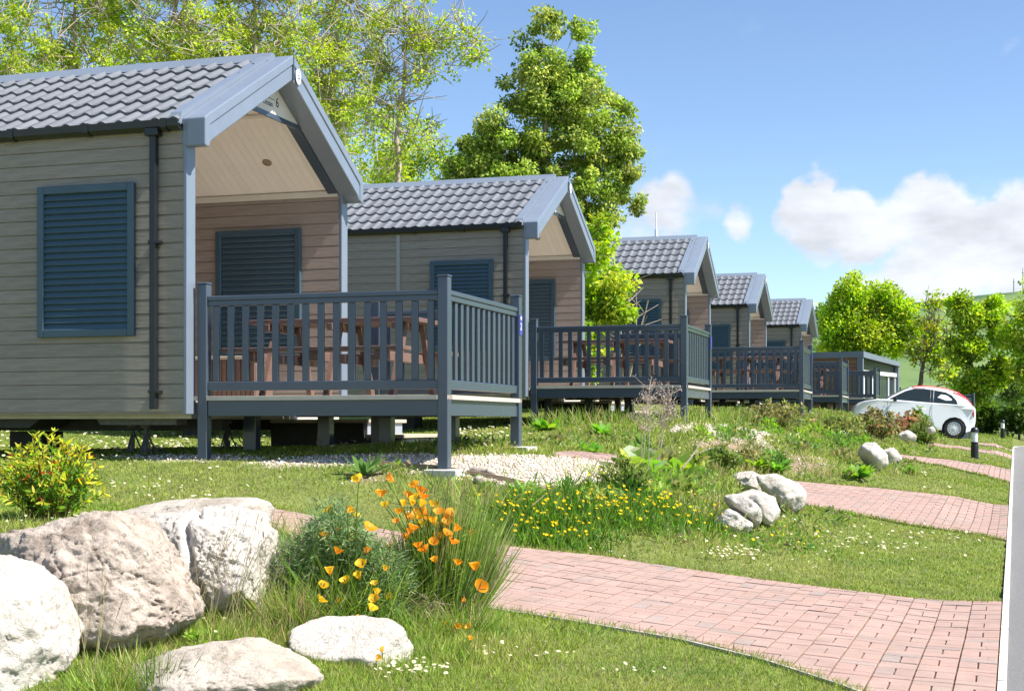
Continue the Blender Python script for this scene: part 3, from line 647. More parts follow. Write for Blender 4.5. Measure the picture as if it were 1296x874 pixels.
    part(rk, 'rake_cover', M['barge'])
    sf = MB()                                                                           # soffits behind the bargeboards
    for sgn in (1, -1):
        v = lambda a: a if sgn > 0 else W-a
        sf.prism([(v(.05), ZEND-.255), (v(W/2), ZAP-.29), (v(W/2), ZAP-.27), (v(.05), ZEND-.235)], -.17, -.046, 'x')
    part(sf, 'soffit', M['slate'])
    ap = MB(); ap.prism([(W/2-.012, ZAP-.01), (W/2+.012, ZAP-.01), (W/2+.012, ZAP-.262), (W/2-.012, ZAP-.262)], .15, .2065, 'x'); part(ap, 'apex_joint', M['slate'])
    em = MB(); mm = Matrix.Translation((.204, W/2+.105, ZAP-.205)) @ Matrix.Rotation(R(90), 4, 'Y') @ Matrix.Diagonal((1.35, 1, 1, 1)); em.lathe([(.062, 0), (.062, .006), (.055, .009), (.001, .009)], 24, M=mm); e_o = part(em, 'emblem', M['white'], 40)
    ed = MB(); C_ = (.2145, W/2+.105, ZAP-.205)
    for (dy, dz, w_, h_) in ((0, .048, .022, .018), (0, .012, .036, .012), (0, -.026, .012, .030), (-.016, -.016, .014, .012), (.016, -.016, .014, .012)):
        ed.prism([(C_[1]+dy-w_, C_[2]+dz+h_*.5), (C_[1]+dy+w_, C_[2]+dz+h_*.5), (C_[1]+dy, C_[2]+dz-h_)], .213, .2145, 'x')
    ed.build('emblem_mark', M['slate'], e_o)
    # running gear under the floor
    for v0 in (.85, W-.95):
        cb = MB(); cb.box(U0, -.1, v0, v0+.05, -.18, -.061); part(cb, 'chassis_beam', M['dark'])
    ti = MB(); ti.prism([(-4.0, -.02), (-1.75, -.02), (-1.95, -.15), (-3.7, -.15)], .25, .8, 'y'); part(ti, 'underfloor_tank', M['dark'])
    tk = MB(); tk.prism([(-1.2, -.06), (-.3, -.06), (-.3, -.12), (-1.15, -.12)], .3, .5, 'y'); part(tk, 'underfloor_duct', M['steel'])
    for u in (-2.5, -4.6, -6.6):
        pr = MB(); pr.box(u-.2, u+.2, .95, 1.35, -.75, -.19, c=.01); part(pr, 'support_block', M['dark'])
    return root
proto = make_cabin()

def text_obj(txt, size, m, parent, mat4, name='lettering', ext=.0015):
    c = bpy.data.curves.new(name, 'FONT'); c.body = txt; c.size = size; c.extrude = ext; c.align_x = 'CENTER'; c.align_y = 'CENTER'
    o = bpy.data.objects.new(name, c); COL.objects.link(o); dg = bpy.context.evaluated_depsgraph_get()
    me = bpy.data.meshes.new_from_object(o.evaluated_get(dg)); bpy.data.objects.remove(o); bpy.data.curves.remove(c)
    me.materials.clear(); me.materials.append(m); t = link(name, me, parent); t.matrix_local = mat4; return t
# lettering faces +u: its x runs along v, its y runs up
FACE_U = Matrix(((0, 0, 1, 0), (1, 0, 0, 0), (0, 1, 0, 0), (0, 0, 0, 1)))
cab_labels = ['nearest grey-clad holiday cabin with tiled roof and shuttered window, behind the picnic deck',
 'second grey-clad cabin along the row, its gable just clear of the tall poplar-like tree',
 'third grey-clad cabin, with a thin white aerial on its tiled ridge',
 'fourth grey-clad cabin, half hidden between the aerial cabin and the last tiled one',
 'farthest tiled-roof cabin, next to the bright maple and the flat-roofed lodge']
cabins = []
for i, c in enumerate(CABS):
    o = proto if i == 0 else copy_tree(proto)
    o.location = (c[0], c[1], c[2]+CAMZ); o.rotation_euler = (0, 0, -R(c[3])); tag(o, cab_labels[i], 'cabin', 'row of holiday cabins'); cabins.append(o)
gb = [ch for ch in proto.children if ch.name.startswith('gable_board')][0]
text_obj('Ocean', .085, M['slate'], gb, Matrix.Translation((-.0405, W/2-.12, 3.30)) @ FACE_U)
text_obj('6', .15, M['slate'], gb, Matrix.Translation((-.0405, W/2+.10, 3.34)) @ FACE_U)
ul = MB(); ul.box(-.0415, -.040, W/2-.2, W/2+.05, 3.355, 3.361); ul.build('underline', M['slate'], gb)
ae = MB(); ae.tube([(-1.02, W/2, 3.80), (-1.02, W/2, 4.02)], .035, 10); ae.tube([(-1.02, W/2, 4.02), (-1.02, W/2, 4.42)], .016, 8); ae.build('aerial', M['white'], cabins[2], 40)

# ------------------------------------------------------------------ picnic decks
LD, V0, V1, ZF, ZR, ZP = 2.531, .151, 2.337, .153, 1.105, 1.219
def make_deck():
    root = empty('picnic_deck'); P = .1
    def part(mb, name, m=M['slate']): return mb.build(name, m, root)
    def post(u, v, z0=-.62, z1=ZP):
        mb = MB(); mb.box(u-P/2, u+P/2, v-P/2, v+P/2, z0, z1, c=.006); o = part(mb, 'post')
        c = MB(); c.box(u-P/2-.006, u+P/2+.006, v-P/2-.006, v+P/2+.006, z1, z1+.018, c=.006); c.build('post_cap', M['slate'], o)
    us, vs_ = .09, V0
    for u, v in ((.09, V0), (LD, V0), (LD, V1), (.95, V1)): post(u, v)
    for u, v in ((.55, 1.9), (1.25, 1.9), (1.95, 1.95), (.02, 1.25)):
        mb = MB(); mb.box(u-.07, u+.07, v-.06, v+.06, -.62, -.03, c=.006); part(mb, 'support_leg')
    def run(a, b, fixed, axis, nb):
        lo, hi = a+P/2, b-P/2
        def bx(l0, l1, w, z0, z1, name, c=.006):
            mb = MB()
            if axis == 'u': mb.box(l0, l1, fixed-w, fixed+w, z0, z1, c=c)
            else: mb.box(fixed-w, fixed+w, l0, l1, z0, z1, c=c)
            return part(mb, name)
        bx(lo, hi, .036, ZR-.045, ZR, 'handrail'); bx(lo, hi, .027, ZR-.095, ZR-.0455, 'rail_under', .004); bx(lo, hi, .03, .205, .29, 'bottom_rail')
        mb = MB(); w_ = .033
        if axis == 'u': mb.box(-w_, w_, -.014, .014, .2905, ZR-.096, c=.004)
        else: mb.box(-.014, .014, -w_, w_, .2905, ZR-.096, c=.004)
        me = mb.mesh('baluster', M['slate'])
        for i in range(nb):
            t = lo+(hi-lo)*(i+.5)/nb; link('baluster', me, root, (t, fixed, 0) if axis == 'u' else (fixed, t, 0))
    run(.09, LD, V0, 'u', 15); run(V0, V1, LD, 'v', 13); run(.95, LD, V1, 'u', 9)
    # fascia beams, joists, boards
    mb = MB(); mb.box(.14, LD-.05, V0-.03, V0+.02, -.036, .110, c=.004); part(mb, 'fascia_beam')
    mb = MB(); mb.box(LD-.02, LD+.03, V0+.05, V1-.05, -.036, .110, c=.004); part(mb, 'fascia_beam')
    mb = MB(); mb.box(.0, LD-.05, V1-.02, V1+.03, -.036, .110, c=.004); part(mb, 'fascia_beam')
    jm = MB(); jm.box(-.02, .02, V0+.021, V1-.021, -.02, .108); jme = jm.mesh('joist', M['timber'])
    for i in range(6): link('joist', jme, root, (.2+i*.42, 0, 0))
    nb = 15; wv = (V1+.05-(V0-.05))/nb; bm_ = MB(); bm_.box(.0, LD+.05, .002, wv-.004, .1105, ZF, c=.003); bme = bm_.mesh('deck_board', M['board'])
    for i in range(nb):
        o = link('deck_board', bme, root, (0, V0-.05+i*wv, 0))
    e = MB(); e.box(.141, LD-.051, V0-.058, V0-.0505, .112, ZF-.002); part(e, 'board_nosing', M['boardedge']); e = MB(); e.box(LD+.0505, LD+.058, V0+.051, V1-.051, .112, ZF-.002); part(e, 'board_nosing', M['boardedge'])
    # number plate on the far corner post
    pl = MB(); pl.box(LD+.0505, LD+.055, V1-.046, V1+.046, .82, 1.03, c=.001); part(pl, 'number_plate', M['blue'])
    return root
dproto = make_deck(); decks = []
deck_labels = ['nearest slate-grey picnic deck with upright balusters, beside the pale gravel and poppies',
 'second slate-grey picnic deck, behind the tall dead seed stalks',
 'third slate-grey picnic deck, above the gravel strip and weedy bank',
 'fourth slate-grey picnic deck, narrow between the third deck and the dark far deck',
 'dark far picnic deck right in front of the brown flat-roofed lodge']
for i, c in enumerate(CABS):
    o = dproto if i == 0 else copy_tree(dproto)
    o.location = (c[0], c[1], c[2]+CAMZ); o.rotation_euler = (0, 0, -R(c[3])); tag(o, deck_labels[i], 'deck', 'picnic decks beside the cabins'); decks.append(o)
pl1 = [ch for ch in dproto.children if ch.name.startswith('number_plate')][0]
text_obj('2', .105, M['white'], pl1, Matrix.Translation((LD+.0555, V1, .905)) @ FACE_U)
dm = MB(); dm.lathe([(.020, 0), (.020, .002), (.001, .002)], 14, M=Matrix.Translation((LD+.0552, V1, .995)) @ Matrix.Rotation(R(90), 4, 'Y')); dm.build('plate_mark', M['white'], pl1)

def cabin_frame(i): 
    c = CABS[i]; return Matrix.Translation((c[0], c[1], c[2]+CAMZ)) @ Matrix.Rotation(-R(c[3]), 4, 'Z')
# picnic tables of brown plastic timber
def make_table(L_=1.75):
    root = empty('picnic_table')
    def pc(name, *a): mb = MB(); mb.box(*a, c=.005); return mb.build(name, M['plasticwood'], root)
    for i in range(5): pc('top_plank', -L_/2, L_/2, -.36+i*.146, -.36+i*.146+.138, .72, .765)
    for s in (-1, 1):
        for i in range(2):
            a = s*(.62+i*.135); pc('seat_plank', -L_/2-.06, L_/2+.06, a-.064, a+.064, .425, .465)
    for u in (-.68, 0, .68):
        pc('top_bearer', u-.03, u+.03, -.37, .37, .65, .7195); pc('seat_bearer', u-.03, u+.03, -.8, .8, .335, .4245)
        for s in (-1, 1):
            mb = MB(); mb.prism([(s*.20, .719), (s*.28, .719), (s*.60, .0), (s*.50, .0)], u+.031, u+.081, 'x'); mb.build('leg', M['plasticwood'], root)
    return root
tp = make_table()
tl = ['brown picnic table with attached benches on the nearest deck', 'brown picnic table with attached benches on the second deck, above the dead stalks', 'brown picnic table with attached benches on the third deck', 'brown picnic table glimpsed through the balusters of the fourth deck']
for i in range(4):
    o = tp if i == 0 else copy_tree(tp); o.matrix_world = cabin_frame(i) @ Matrix.Translation((1.12+(.1 if i else 0), 1.12, ZF+.001)); tag(o, tl[i], 'picnic table', 'picnic tables on the decks')
# brown slatted chest in the first porch
sb = empty('storage_chest'); sb.matrix_world = cabin_frame(0) @ Matrix.Translation((-.62, 1.95, .16))
mb = MB(); mb.box(-.42, .42, -.2, .2, 0, .42); mb.build('chest_body', M['plasticwood'], sb)
sm = MB(); sm.box(-.025, .025, -.22, -.2005, .01, .42, c=.003); sme = sm.mesh('slat', M['plasticwood'])
for i in range(15): link('slat', sme, sb, (-.392+i*.056, 0, 0))
mb = MB(); mb.box(-.45, .45, -.235, .22, .4205, .455, c=.006); mb.build('lid', M['board'], sb); tag(sb, 'brown slatted storage chest in the porch of the nearest cabin', 'chest')
# steps behind each of the first three decks
def make_steps():
    root = empty('deck_steps')
    def pc(name, m, *a): mb = MB(); mb.box(*a, c=.004); return mb.build(name, M[m], root)
    z0 = -.52
    for v in (2.62, 3.68): pc('stringer', 'dark', -.35, .77, v, v+.04, z0, -.10); pc('stringer', 'dark', .771, 1.18, v, v+.04, z0, -.265)  # near-black side boards: the steps' shaded side is put into their colour
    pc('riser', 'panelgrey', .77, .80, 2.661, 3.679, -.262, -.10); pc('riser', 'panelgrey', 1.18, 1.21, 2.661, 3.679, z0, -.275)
    pc('tread', 'board', -.35, .83, 2.60, 3.74, -.099, -.06); pc('tread', 'board', .801, 1.24, 2.60, 3.74, -.264, -.225)
    return root
st = make_steps()
for i, lb in enumerate(['grey two-tread wooden steps under the far side of the nearest deck', 'pale grey steps showing below the second deck behind the dead stalks', 'pale steps showing below the third deck']):
    o = st if i == 0 else copy_tree(st); o.matrix_world = cabin_frame(i) @ Matrix.Translation((0, -.22, 0)); tag(o, lb, 'steps', 'steps at the decks')
# concrete pads under the near deck posts
for i, (u, v, lb) in enumerate(((LD, V0, 'flat concrete pad under the front corner post of the nearest deck'), (LD, V1, 'flat concrete pad under the blue-numbered post of the nearest deck'))):
    p = cabin_frame(0) @ Vector((u, v, 0)); mb = MB(); mb.box(-.16, .16, -.16, .16, -.06, .035, c=.008)
    o = mb.build('concrete_pad', M['concrete'], None, loc=(p.x+.02, p.y-.03, float(zg(p.x, p.y))), rot=(0, 0, R(-20))); tag(o, lb, 'pad')
# screw jacks with tie-down chains below the nearest cabin
def make_jack():
    root = empty('cabin_jack'); mb = MB(); mb.tube([(0, 0, .05), (0, 0, .42)], .022, 8); mb.tube([(0, 0, .30), (0, 0, .33)], .06, 8)
    mb.build('screw', M['steel'], root, 40)
    for a in (20, 140, 260):
        m2 = MB(); m2.tube([(0, 0, .27), (.12*math.cos(R(a)), .12*math.sin(R(a)), .0)], .009, 6); m2.build('leg', M['steel'], root)
    return root
j0 = make_jack(); f0 = cabin_frame(0)
for i, (px, Y, lb) in enumerate(((168, 14.9, 'left of the pair of dark screw jacks propping the nearest cabin'), (185, 14.6, 'right of the pair of dark screw jacks propping the nearest cabin'), (287, 15.6, 'dark screw jack showing under the deck just right of its left post'))):
    o = j0 if i == 0 else copy_tree(j0); x = (px-CX)/F*Y; o.location = (x, Y, float(zg(x, Y))-.02); tag(o, lb, 'jack', 'jacks under the nearest cabin')
def chain(p, q, lb):
    root = empty('tie_chain', p); p, q = Vector(p), Vector(q); n = int((q-p).length/.055); m = MB()
    an = [2*math.pi*k/8 for k in range(9)]; m.tube([(.034*math.cos(a), .018*math.sin(a), 0) for a in an], .0065, 5, cap=False); me = m.mesh('chain_link', M['steel'])
    for i in range(n):
        t = (i+.5)/n; o = link('chain_link', me, root); d = (q-p).normalized(); Mx = d.to_track_quat('X', 'Z').to_matrix().to_4x4() @ Matrix.Rotation(R(90*(i % 2)), 4, 'X')
        Mx.translation = (q-p)*t-Vector((0, 0, .05*math.sin(math.pi*t))); o.matrix_local = Mx
    tag(root, lb, 'chain')
for (a, b, Y, lb) in (((172, 541), (211, 572), 14.7, 'slack steel chain running down beside the pair of jacks'), ((190, 540), (189, 574), 14.55, 'steel chain hanging straight beside the right jack'), ((300, 541), (318, 575), 15.5, 'slanting steel chain under the left end of the nearest deck'), ((291, 539), (290, 573), 15.5, 'upright steel chain under the left end of the nearest deck')):
    chain(tuple(at(*a, Y)), tuple(at(*b, Y)), lb)
# timber edging of the gravel
pts = [hit(*q) for q in ((470, 589), (560, 596), (640, 611), (662, 616))]
mb = MB()
for a, b in zip(pts[:-1], pts[1:]):
    d = Vector(b)-Vector(a); n = Vector((-d.y, d.x, 0)).normalized()*.012
    vs = [Vector(a)-n, Vector(b)-n, Vector(b)+n, Vector(a)+n]; mb.add([v-Vector((0, 0, .1)) for v in vs]+[v+Vector((0, 0, .05)) for v in vs], [(0, 3, 2, 1), (4, 5, 6, 7), (0, 1, 5, 4), (1, 2, 6, 5), (2, 3, 7, 6), (3, 0, 4, 7)])
tag(mb.build('timber_edging', M['timber']), 'thin timber edging between the gravel and the grass bank', 'edging')

# ------------------------------------------------------------------ flat-roofed lodge at the far end of the row
def build_lodge():
    Y = 58.; c = at(1089, 536, Y); root = empty('flat_roofed_lodge', (c[0], c[1], c[2]), -R(31))
    def pc(name, m, *a, M4=None): mb = MB(); mb.box(*a, c=.01, M=M4); return mb.build(name, m, root)
    H = 2.78; Wd = 5.0
    wd = mat('brown_board', (.24, .125, .07), .6, .2, 6, .3, 30, objvar=.1)
    pc('wall', M['slate'], -7, -.1, .12, Wd, -.2, H-.1)
    for i in range(16): pc('wall_board', wd, -7, -.125, -.02, .119, .1+i*.165, .1+i*.165+.157)
    pc('corner_panel', M['barge'], -.12, .12, -.06, .06, -.3, H+.02); pc('corner_panel', M['barge'], -.1, .12, Wd-.1, Wd+.06, -.3, H-.1)
    mb = MB(); mb.prism([(-.1, H-.12), (Wd+.1, H-.32), (Wd+.1, H-.14), (-.1, H+.12)], -7.1, .16, 'x'); mb.build('roof', M['barge'], root)
    mb = MB(); mb.prism([(.1, H-.62), (Wd-.1, H-.62), (Wd-.1, H-.34), (.1, H-.14)], -.08, -.02, 'x'); mb.build('transom_panel', M['gutter'], root)
    pc('window_head', M['white'], -.1, .05, .1, Wd-.1, H-.78, H-.62)
    g = pc('glass_door', M['glass'], -.09, -.06, .1, Wd-.1, .0, H-.781)
    for v in (.1, 1.35, 2.6, 3.85, Wd-.2):
        mb = MB(); mb.box(-.06, .0, v, v+.1, .0, H-.782, c=.005); mb.build('door_frame', M['white'], g)
    for v in (.5, .62, 1.6, 1.75): 
        mb = MB(); mb.box(-.058, -.05, v, v+.1, .1, H-.8); mb.build('curtain', M['white'], g)
    pc('terrace', M['slate'], .3, 2.8, .2, Wd, -.9, -.02)
    ra = root
    for i in range(13): pc('baluster', M['black'], 2.66, 2.7, .3+i*.37, .34+i*.37, -.02, .8)
    pc('handrail', M['black'], 2.62, 2.74, .2, Wd, .8, .88)
    tag(root, 'flat-roofed lodge with brown boarded side and white-framed glass doors', 'lodge')
build_lodge()
# grey screen gate behind the car
def build_gate():
    a, b = at(1170, 536, 52.), at(1233, 536, 51.); d = b-a; L_ = float(np.hypot(d[0], d[1])); zb = float(zg(b[0], b[1]))
    root = empty('screen_gate', (a[0], a[1], zb), math.atan2(d[1], d[0])); H = 1.62
    for u in (0, L_*.5, L_-.08):
        mb = MB(); mb.box(u, u+.09, -.05, .05, -.2, H+.06, c=.01); mb.build('post', M['slate'], root)
    n = 14
    for k in (0, 1):
        for i in range(7):
            w_ = (L_/2-.1)/7; mb = MB(); mb.box(k*L_*.5+.092+i*w_, k*L_*.5+.092+i*w_+w_-.012, -.012, .012, .08, H, c=.004); mb.build('panel_board', M['panelgrey' if k else 'slate'], root)
    mb = MB(); mb.box(.0, L_, -.03, -.0125, .7, .78); mb.box(.0, L_, -.03, -.0125, H-.1, H-.02); mb.build('cross_rail', M['slate'], root)
    tag(root, 'grey boarded screen gate standing behind the tail of the white car', 'gate')
build_gate()

# ------------------------------------------------------------------ white car with a red canvas roof
def build_car():
    cp = mat('white_car_paint', (.88, .88, .89), .22, .01, 2, spec=.6, coat=.6); redc = mat('red_canvas', (.55, .035, .05), .75, .1, 20); rub = mat('tyre_rubber', (.018, .018, .02), .85, .1); rimm = mat('silver_rim', (.62, .63, .66), .3, .03, metal=.3)
    lamp_r = mat('red_lamp', (.45, .02, .04), .15, .05); lamp_w = mat('clear_lamp', (.65, .70, .75), .08, .03); seatm = mat('seat_fabric', (.10, .095, .09), .8, .2)
    cg = mat('car_glass', (.022, .032, .036), .12, .1, spec=.35)
    root = empty('small_car')
    xr, xf, r = -1.17, 1.13, .295
    def arch(xc, R_=.355, n=9): return [(xc+R_*math.cos(t), .275+R_*math.sin(t)) for t in np.linspace(math.pi+.18, -.18, n)]
    # lower body: side outline with wheel arches, swept across in rounded layers
    top = [(-1.74, .94), (-1.66, 1.01), (-1.2, 1.0), (-.6, .985), (0, .975), (.6, .97), (.9, .96), (1.15, .93), (1.38, .875), (1.57, .79), (1.70, .67)]
    fr_ = [(1.745, .52), (1.75, .38), (1.70, .24)]
    outline = top+fr_+list(reversed([(x, z) for x, z in arch(xf)]))[::1]
    outline = top+fr_+[(x, z) for x, z in reversed(arch(xf))]+[(xf-.43, .20), (xr+.43, .20)]+[(x, z) for x, z in reversed(arch(xr))]+[(-1.66, .26), (-1.755, .34), (-1.785, .52), (-1.775, .72)]
    n = len(outline); cx, cz = 0, .55
    def tap(x, z): return 1-.20*abs(x/1.78)**5-.03*max(0, (z-.6)/.4)**2
    layers = [(-.816, .90), (-.815, .955), (-.80, .985), (-.72, 1.0), (-.3, 1.008), (.3, 1.008), (.72, 1.0), (.80, .985), (.815, .955), (.816, .90)]
    V = []
    for (y, k) in layers:
        for (x, z) in outline:
            inarch = any(math.hypot(x-c_, z-.275) < .37 for c_ in (xr, xf))
            kk = k if not inarch else 1
            V.append((cx+(x-cx)*kk, y*tap(x, z), cz+(z-cz)*kk))
    mb = MB(); nl = len(layers)
    mb.add(V, [tuple(range(n-1, -1, -1)), tuple((nl-1)*n+i for i in range(n))]+[(l*n+i, l*n+(i+1) % n, (l+1)*n+(i+1) % n, (l+1)*n+i) for l in range(nl-1) for i in range(n)])
    mb.build('body', cp, root, 38)
    # cabin upper: white pillars and shoulders
    def half(z, x):                                         # half width of the glasshouse
        t = np.clip((z-.93)/.55, 0, 1); return (.735-.19*t**1.15)*(1-.06*max(0, -x-.9))
    roof = [(.93, .90), (.62, 1.13), (.32, 1.33), (.10, 1.425), (-.2, 1.475), (-.55, 1.485), (-.9, 1.455), (-1.2, 1.38), (-1.42, 1.25), (-1.60, 1.08), (-1.68, .97)]
    belt = [(x, .945) for x in (-1.68, -1.3, -.8, -.3, .3, .93)]
    xs = np.linspace(-1.68, .93, 27); rx = [q[0] for q in roof][::-1]; rz = [q[1] for q in roof][::-1]
    V = []; F_ = []; ring = [(-1, 0), (-1, .45), (-1, .80), (-.93, .93), (-.75, .985), (-.35, 1), (.35, 1), (.75, .985), (.93, .93), (1, .80), (1, .45), (1, 0)]
    for x in xs:
        zt = float(np.interp(x, rx, rz)); 
        for (a, b) in ring:
            z = .90+(zt-.90)*b; V.append((x, a*half(z, x), z))
    m_ = len(ring)
    mb = MB(); mb.add(V, [(i*m_+j, i*m_+j+1, (i+1)*m_+j+1, (i+1)*m_+j) for i in range(len(xs)-1) for j in range(m_-1)]+[tuple(range(m_)), tuple((len(xs)-1)*m_+j for j in range(m_))])
    mb.build('cabin_shell', cp, root, 50)
    # canvas roof and red rear-window surround, lying on the shell
    def shell(x, a, off=.012):
        zt = float(np.interp(x, rx, rz)); t = abs(a); b = np.interp(t, [.0, .35, .75, .93, 1], [1, 1, .985, .93, .8]); z = .90+(zt-.90)*b; return (x, a*half(z, x), z+off)
    def skin(x0, x1, a0, a1, nx=10, na=8, off=.012, back=0):
        V = []; 
        for x in np.linspace(x0, x1, nx):
            for a in np.linspace(a0, a1, na):
                q = shell(x, a, off); V.append((q[0]-back, q[1], q[2]))
        return V, [(i*na+j, i*na+j+1, (i+1)*na+j+1, (i+1)*na+j) for i in range(nx-1) for j in range(na-1)]
    mb = MB(); mb.add(*skin(.12, -1.05, -.965, .965, 12, 16)); o = mb.build('canvas_roof', redc, root, 50); so = o.modifiers.new('s', 'SOLIDIFY'); so.thickness = .02
    mb = MB(); mb.add(*skin(-1.05, -1.64, -1.0, 1.0, 9, 16, .012, .016)); o = mb.build('rear_surround', redc, root, 50); so = o.modifiers.new('s', 'SOLIDIFY'); so.thickness = .02
    mb = MB(); mb.add(*skin(-1.18, -1.46, -.70, .70, 6, 8, .030, .034)); mb.build('rear_window', cg, root, 50)
    mb = MB(); mb.add(*skin(.84, .20, -.88, .88, 8, 10, .008, -.006)); mb.build('windscreen', cg, root, 50)
    # side windows follow the shoulder
    def side(poly, s, name, m, off=.006, par=root, th=0):
        V = [(x, s*(half(z, x)+off), z) for x, z in poly]; mb = MB(); mb.add(V, [tuple(range(len(V)))] if s > 0 else [tuple(range(len(V)-1, -1, -1))]); o = mb.build(name, m, par)
        return o
    for s in (1, -1):
        side([(.76, .975), (-.42, .99), (-.42, 1.37), (-.2, 1.385), (.05, 1.36), (.30, 1.265), (.52, 1.13)], s, 'side_window', cg)
        side([(-.52, .992), (-1.22, 1.01), (-1.16, 1.13), (-1.03, 1.26), (-.85, 1.335), (-.52, 1.368)], s, 'side_window', cg)
        side([(-.43, .98), (-.505, .98), (-.505, 1.375), (-.43, 1.38)], s, 'door_pillar', M['black'], .008)
        # thin dark strips along the shut lines of the door
        d = MB()
        ybody = lambda x, z: s*(.8153*tap(x, z)+.002)
        for (a, b) in (((-.47, .93), (-.50, .58)), ((-.50, .58), (-.62, .26)), ((.80, .91), (.78, .5)), ((.78, .5), (.70, .24))):
            d.box(0, 1, -.002, .002, -.004, .004, M=Matrix.Translation((a[0], ybody(*a), a[1])) @ Vector((b[0]-a[0], ybody(*b)-ybody(*a), b[1]-a[1])).to_track_quat('X', 'Y').to_matrix().to_4x4() @ Matrix.Diagonal((math.hypot(b[0]-a[0], b[1]-a[1]), 1, 1, 1)))
        d.build('door_gap', M['black'], root)
        h_ = MB(); h_.tube([(-.30, ybody(-.3, .76), .77), (-.26, ybody(-.26, .76)+s*.03, .775), (-.14, ybody(-.14, .76)+s*.03, .775), (-.10, ybody(-.1, .76), .77)], .014, 8); h_.build('door_handle', rimm, root, 60)
        mr = MB(); mr.lathe([(.001, -.10), (.06, -.085), (.085, -.03), (.08, .04), (.05, .07), (.001, .075)], 14, M=Matrix.Translation((.60, s*.90, .99)) @ Matrix.Rotation(R(90), 4, 'X') @ Matrix.Diagonal((.7, 1, 1, 1))); mr.tube([(.60, s*.90, .98), (.64, s*.72, .94)], .02, 6); mr.build('wing_mirror', M['black'], root, 50)
        tl_ = MB(); tl_.lathe([(.001, 0), (.06, .0), (.055, .03), (.001, .04)], 16, M=Matrix.Translation((-1.69, s*.615, .79)) @ Vector((-.75, s*.66, .12)).to_track_quat('Z', 'Y').to_matrix().to_4x4() @ Matrix.Diagonal((.85, 2.0, 1, 1))); tl_.build('tail_light', lamp_r, root, 50)
        hl = MB(); hl.lathe([(.001, 0), (.11, 0), (.10, .035), (.05, .06), (.001, .065)], 18, M=Matrix.Translation((1.50, s*.56, .70)) @ Vector((.72, s*.45, .5)).to_track_quat('Z', 'Y').to_matrix().to_4x4()); hl.build('headlight', lamp_w, root, 50)
        for xc in (xr, xf):
            ar = MB(); ar.lathe([(.35, s*.60), (.35, s*.74), (.001, s*.60)], 28, M=Matrix.Translation((xc, 0, .275)), axis='y'); ar.build('wheel_arch', M['black'], root)
            wh = MB(); wh.lathe([(.19, s*.62), (.27, s*.62), (r, s*.66), (r, s*.755), (.275, s*.785), (.20, s*.785), (.19, s*.75)], 30, M=Matrix.Translation((xc, 0, r-.005)), axis='y'); wo = wh.build('wheel', rub, root, 40)
            rm = MB(); T = Matrix.Translation((xc, s*.755, r-.005)); rm.lathe([(.20, 0), (.205, s*.025), (.185, s*.03), (.18, s*.01), (.001, s*.01)], 30, M=T, axis='y'); rm.build('rim', rimm, wo, 40)
            bk = MB(); bk.lathe([(.17, s*.012), (.001, s*.013)], 24, M=T, axis='y'); bk.build('rim_well', M['black'], wo)
            sp_ = MB()
            for k in range(15):
                a = 2*math.pi*k/15; sp_.prism([(.03, -.012), (.178, -.020), (.178, .020), (.03, .012)], .013, .024, 'z', M=T @ Matrix.Rotation(R(-90)*s, 4, 'X') @ Matrix.Rotation(a, 4, 'Z'))
            sp_.lathe([(.05, s*.012), (.05, s*.03), (.001, s*.034)], 18, M=T, axis='y'); sp_.build('spokes', mat('white_spokes', (.78, .79, .82), .35, .02) if not 'white_spokes' in bpy.data.materials else bpy.data.materials['white_spokes'], wo)
    np_ = MB(); np_.box(-1.80, -1.785, -.26, .26, .60, .72, c=.004); np_.build('number_plate', mat('yellow_plate', (.70, .55, .12), .4, .03), root)
    bp_ = MB(); bp_.box(-1.80, -1.74, -.60, .60, .36, .40, c=.01); bp_.build('bumper_strip', rimm, root)
    fl = MB(); fl.box(-1.3, .8, -.62, .62, .2, .26); fl.build('underbody', M['black'], root)
    # stand it on the sloping drive
    Y = 42.6; rear = at(1206, 554.5, Y); ps = R(10)
    # car +x points to its nose: away to the left
    nose = Vector((-math.cos(ps), math.sin(ps), 0)); pitch = R(5.8)
    X_ = (nose*math.cos(pitch)+Vector((0, 0, math.sin(pitch)))).normalized(); Yv = Vector((0, 0, 1)).cross(nose).normalized(); Z_ = X_.cross(Yv)
    Mx = Matrix(((X_.x, Yv.x, Z_.x, 0), (X_.y, Yv.y, Z_.y, 0), (X_.z, Yv.z, Z_.z, 0), (0, 0, 0, 1)))
    off = Mx @ Vector((xr, .76, 0)); Mx.translation = Vector(rear)-off; root.matrix_world = Mx
    tag(root, 'small white car with a red canvas roof parked nose-in on a drive', 'car')
build_car()

# ------------------------------------------------------------------ bollard lights
def make_bollard():
    root = empty('bollard_light')
    b = MB(); b.lathe([(.085, -.05), (.085, .30), (.078, .305), (.078, .36), (.085, .365), (.085, .38)], 24); b.build('post', M['black'], root, 40)
    l = MB(); l.lathe([(.070, .3805), (.068, .60), (.001, .601)], 24); l.build('lens', mat('frosted_lens', (.78, .80, .82), .25, .03), root, 40)
    c = MB(); c.lathe([(.092, .6015), (.092, .64), (.075, .69), (.04, .715), (.001, .72)], 24); c.build('cap', M['black'], root, 40)
    return root
bo = make_bollard()
for i, (px, py, Y, sc, lb) in enumerate(((1233.5, 581, 33.5, 1.02, 'nearer bollard light with frosted band, on the grass left of the kerb'), (1269, 554.5, 55, .98, 'farther bollard light by the bend, in front of the dark hedge'))):
    o = bo if i == 0 else copy_tree(bo); x = (px-CX)/F*Y; o.location = (x, Y, float(zg(x, Y))); o.scale = (sc,)*3; tag(o, lb, 'bollard', 'bollard lights along the kerb')

